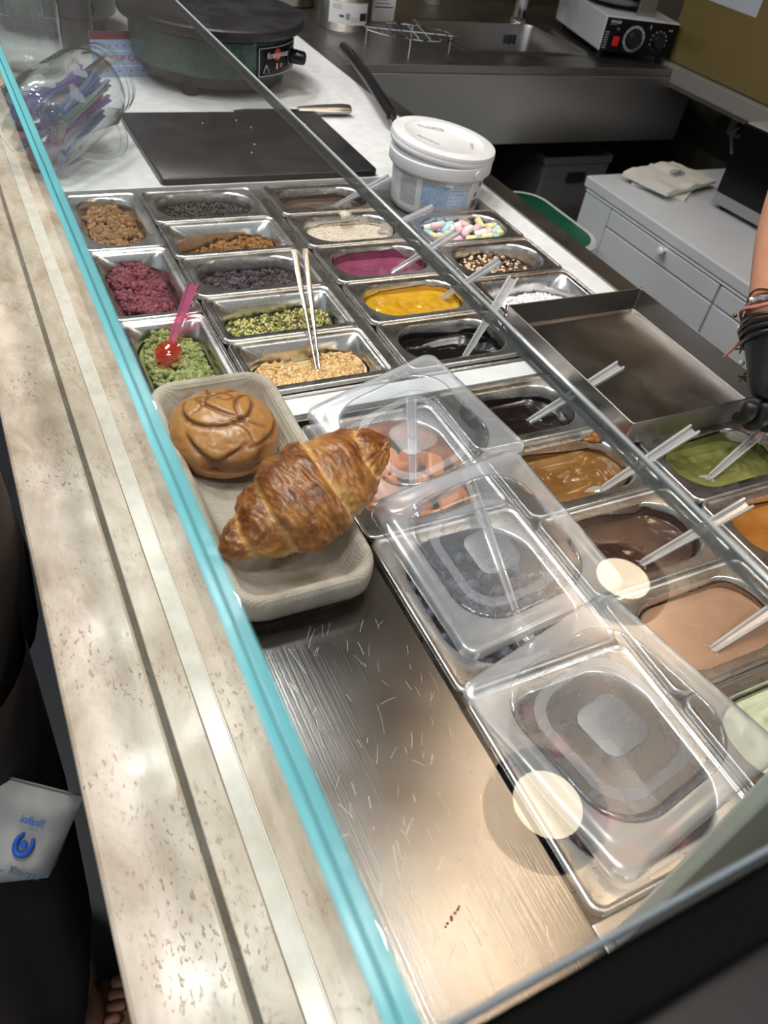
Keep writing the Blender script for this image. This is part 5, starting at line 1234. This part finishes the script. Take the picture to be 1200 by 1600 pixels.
# customer standing at the ledge
PX, PY = -.608, -.645
t = thing('person', 'customer in dark brown trousers and sandals standing at the stone ledge', 'person', (PX, PY, FLZ))
o = Vector((PX, PY, FLZ)); L_ = lambda x, y, z: tuple(Vector((x, y, z)) - o)
V = [L_(PX, PY, .02), L_(PX, PY, .25), L_(PX, PY, .46), L_(PX, PY, .54), L_(PX, PY, .60), L_(PX, PY - .17, .44), L_(PX - .05, PY - .22, .16), L_(PX - .06, PY - .20, -.06), L_(PX, PY + .17, .44), L_(PX - .02, PY + .24, .16), L_(PX + .10, PY + .22, -.04),
     L_(PX + .01, PY - .095, -.06), L_(PX + .005, PY - .125, -.44), L_(PX, PY - .155, -.80), L_(PX - .02, PY + .105, -.06), L_(PX - .05, PY + .105, -.44), L_(PX - .10, PY + .105, -.80)]
E_ = [(0, 1), (1, 2), (2, 3), (3, 4), (2, 5), (5, 6), (6, 7), (2, 8), (8, 9), (9, 10), (0, 11), (11, 12), (12, 13), (0, 14), (14, 15), (15, 16)]
Rr = [.12, .12, .10, .05, .052, .055, .042, .03, .055, .042, .03, .085, .058, .038, .085, .058, .038]
ch = [(V, E_, Rr, 0)]
for yy, sgn, fx in ((PY - .155, 1, .008), (PY + .105, -1, -.10)):              # feet with toes
    ax_ = Vector((1, -.18 * sgn, 0)).normalized(); sy_ = Vector((-ax_.y, ax_.x, 0)) * sgn
    an = Vector((PX - .005 + fx, yy, -.80)); hl = an + ax_ * -.02 + Vector((0, 0, -.055)); ba = an + ax_ * .105 + Vector((0, 0, -.062))
    ch.append(([L_(*an), L_(*(an + ax_ * .01 + Vector((0, 0, -.045)))), L_(*hl), L_(*(an + ax_ * .06 + Vector((0, 0, -.048)))), L_(*ba)], [(0, 1), (1, 2), (1, 3), (3, 4)], [.036, .034, .028, (.034, .026), (.040, .015)], 0))
    for k in range(5):
        s = .030 - k * .0155; ln = (.040, .036, .031, .026, .022)[k]; st = ba + sy_ * s + ax_ * (.004 - .0035 * k) + Vector((0, 0, -.003))
        r0 = (.0125, .0095, .009, .0085, .008)[k]
        ch.append(([L_(*st), L_(*(st + ax_ * ln * .55 + Vector((0, 0, .003)))), L_(*(st + ax_ * ln + Vector((0, 0, -.002))))], [(0, 1), (1, 2)], [r0, r0 * 1.02, r0 * .85], 0))
hd = head(t, Vector(L_(PX, PY, .70)), (1, .2), HAIR, SKIN)
link('body', bodymesh(ch, SKIN, hd), t)
DRK = M('dark_brown_cloth', lin(58, 46, 40), .85, var=(7, lin(42, 34, 31)), bump=(25, .25))
MB().loft([ellring(L_(PX + dx, PY, z), a, b, 40, 0, f_, 2) for z, a, b, dx, f_ in ((-.12, .150, .185, .0, .02), (-.06, .155, .19, .0, .012), (.12, .145, .20, 0, .01), (.34, .13, .20, 0, .008), (.46, .12, .17, 0, .005), (.53, .06, .07, 0, 0))], False, True).build('coat', DRK, t, True, 180)
for yy, lean_, ly in ((PY - .105, .015, -.06), (PY + .105, -.12, 0)):
    MB().loft([ellring(L_(PX + dx + lean_ * max(0, -z), yy + ly * max(0, -z), z), a, b, 40, 0, f_, yy * 9) for z, a, b, dx, f_ in ((-.05, .14, .105, .0, .01), (-.30, .135, .105, .0, .022), (-.55, .125, .105, -.005, .03), (-.74, .105, .095, -.015, .035), (-.835, .090, .088, -.02, .035))], False, True).build('trouser_leg', DRK, t, True, 180)
for V_, n_ in (((5, 6, 7), 0), ((8, 9, 10), 1)):
    link('sleeve', skin([V[V_[0]], V[V_[1]], tuple(Vector(V[V_[1]]).lerp(Vector(V[V_[2]]), .85))], [(0, 1), (1, 2)], [.075, .06, .045], DRK), t)
for yy, sgn, nm, fx in ((PY - .155, 1, 'tan sandal on the foot nearer the camera', .008), (PY + .105, -1, 'tan sandal on the foot farther along the ledge', -.10)):
    ax_ = Vector((1, -.18 * sgn, 0)).normalized(); ang = math.atan2(ax_.y, ax_.x)
    s = thing('sandal', nm, 'sandal', (PX - .005 + fx + ax_.x * .055, yy + ax_.y * .055, FLZ + .0005), (0, 0, ang), 'sandals of the customer')
    out = [(-.095, -.020), (-.098, 0), (-.095, .020), (-.07, .032), (0, .034), (.05, .044), (.085, .040), (.103, .018), (.104, -.005), (.09, -.036), (.05, -.043), (0, -.034), (-.07, -.032)]
    TANS = bpy.data.materials.get('tan_leather') or M('tan_leather', lin(150, 112, 66), .6)
    MB().loft([[(x, y, 0) for x, y in out], [(x * 1.02, y * 1.03, .010) for x, y in out], [(x, y, .016) for x, y in out]], True, True).build('sole', TANS, s, True, 40)
    MB().tube([(.03, -.044, .012), (.032, -.032, .036), (.034, 0, .050), (.032, .032, .036), (.03, .044, .012)], .007, 8).build('strap', TANS, s)
# nails
# tote bag
c_tr, c_br, c_bl, c_tl = Vector((-.4530, -.870, -.13)), Vector((-.4935, -.900, -.185)), Vector((-.5610, -.880, -.185)), Vector((-.5430, -.803, -.13))
t = thing('tote_bag', 'grey white cloth bag with blue lettering held beside the ledge', 'bag', (0, 0, 0))
nrm = (c_tr - c_tl).cross(c_bl - c_tl).normalized()
if nrm.z < 0: nrm = -nrm
BAGM = M('bag_cloth', lin(160, 160, 158), .85, var=(12, lin(142, 142, 140)), bump=(120, .15))
mb = MB(); N = 16; top = []; bot = []
for i in range(N + 1):
    for j in range(N + 1):
        u, v = i / N, j / N; p = (c_tl * (1 - u) + c_tr * u) * (1 - v) + (c_bl * (1 - u) + c_br * u) * v
        e = min(u, 1 - u, v, 1 - v); h = .010 * min(1, e * 8) ** .5 + .004 * fbm(u, v, 4, 2) * min(1, e * 6)
        if v < .18: h -= .006 * (1 - v / .18)
        top.append(tuple(p + nrm * h)); bot.append(tuple(p - nrm * .03 * min(1, e * 8) ** .5 - nrm * .001))
n2 = (N + 1) ** 2; F = []
for i in range(N):
    for j in range(N):
        q_ = i * (N + 1) + j; F.append((q_, q_ + N + 1, q_ + N + 2, q_ + 1)); F.append((n2 + q_, n2 + q_ + 1, n2 + q_ + N + 2, n2 + q_ + N + 1))
for i in range(N):
    for e in ((i, i + 1), (N * (N + 1) + i + 1, N * (N + 1) + i), ((i + 1) * (N + 1), i * (N + 1)), (i * (N + 1) + N, (i + 1) * (N + 1) + N)): F.append((e[0], e[1], n2 + e[1], n2 + e[0]))
mb.add(top + bot, F).build('bag_body', BAGM, t)
ex = (c_tr - c_tl).normalized(); ey = nrm.cross(ex).normalized(); BLUE = M('blue_print', lin(24, 84, 178), .6)
Rm = Matrix((ex, ey, nrm)).transposed().to_euler()
def onbag(u, v, h=.0142): return (c_tl * (1 - u) + c_tr * u) * (1 - v) + (c_bl * (1 - u) + c_br * u) * v + nrm * h
text('bag_lettering', 'infasil', .0088, BLUE, t, onbag(.72, .32), Rm, .0003, .2)
text('bag_lettering', 'Love Yourself', .0082, M('navy_print', lin(60, 78, 112), .6), t, onbag(.66, .84, .0135), Rm, .0003, .45)
ring_ = MB(); pts = [];
for i in range(18):
    a = R(130 + 280 * i / 17); pts.append((.0066 * math.cos(a), .0088 * math.sin(a), 0))
ring_.tube(pts, [.0014 + .0013 * math.sin(math.pi * i / 17) for i in range(18)], 8)
Mx = Matrix.Translation(onbag(.70, .57, .012)) @ Matrix((ex, ey, nrm)).transposed().to_4x4()
ring_.xf(Mx @ Matrix.Rotation(R(-15), 4, 'Z')).build('logo_ring', BLUE, t)
MB().lathe([(.0001, .002), (.0028, .002), (.0030, 0)], 18).xf(Mx).build('logo_dot', BLUE, t)
for k in (.06, .16):
    MB().tube([tuple(onbag(k, .06)), tuple(onbag(k, .0) + Vector((-.06, -.02, .03))), tuple(Vector((-.66, -.86, -.05)))], .005, 8).build('carry_strap', BAGM, t)

# ---------------------------------------------------------------- ring lamps over the counter (seen mirrored in the glass)
DIFF = Memit('lamp_diffuser', (1, .84, .60, 1), 8)
HALO = Memit('lamp_halo', (1, .74, .48, 1), 1700)
def ringlamp(label, x, y, z=1.62):
    t = thing('pendant_lamp', label, 'lamp', (x, y, z), (0, 0, 0), 'ring lamps over the counter')
    MB().lathe([(.075, .004), (.080, 0), (.128, 0), (.130, .003), (.130, .050), (.126, .053), (.0001, .053)], 48).build('housing', RUBBER, t, True, 40)
    MB().lathe([(.0001, .006), (.075, .005), (.077, .008), (.0001, .012)], 40).build('diffuser', DIFF, t, True, 60)
    MB().lathe([(.095, .060), (.110, .060), (.110, .068), (.095, .068), (.095, .060)], 40).build('halo_strip', HALO, t, True, 40)
    MB().lathe([(.0001, .0535), (.03, .0535), (.03, 1.7395 - z), (.0001, 1.7395 - z)], 20).build('stem', RUBBER, t)
ringlamp('round black ceiling lamp with warm disc above the near lid', .392, -.768)
ringlamp('round black ceiling lamp with warm disc farther over the aisle', .972, -.302)
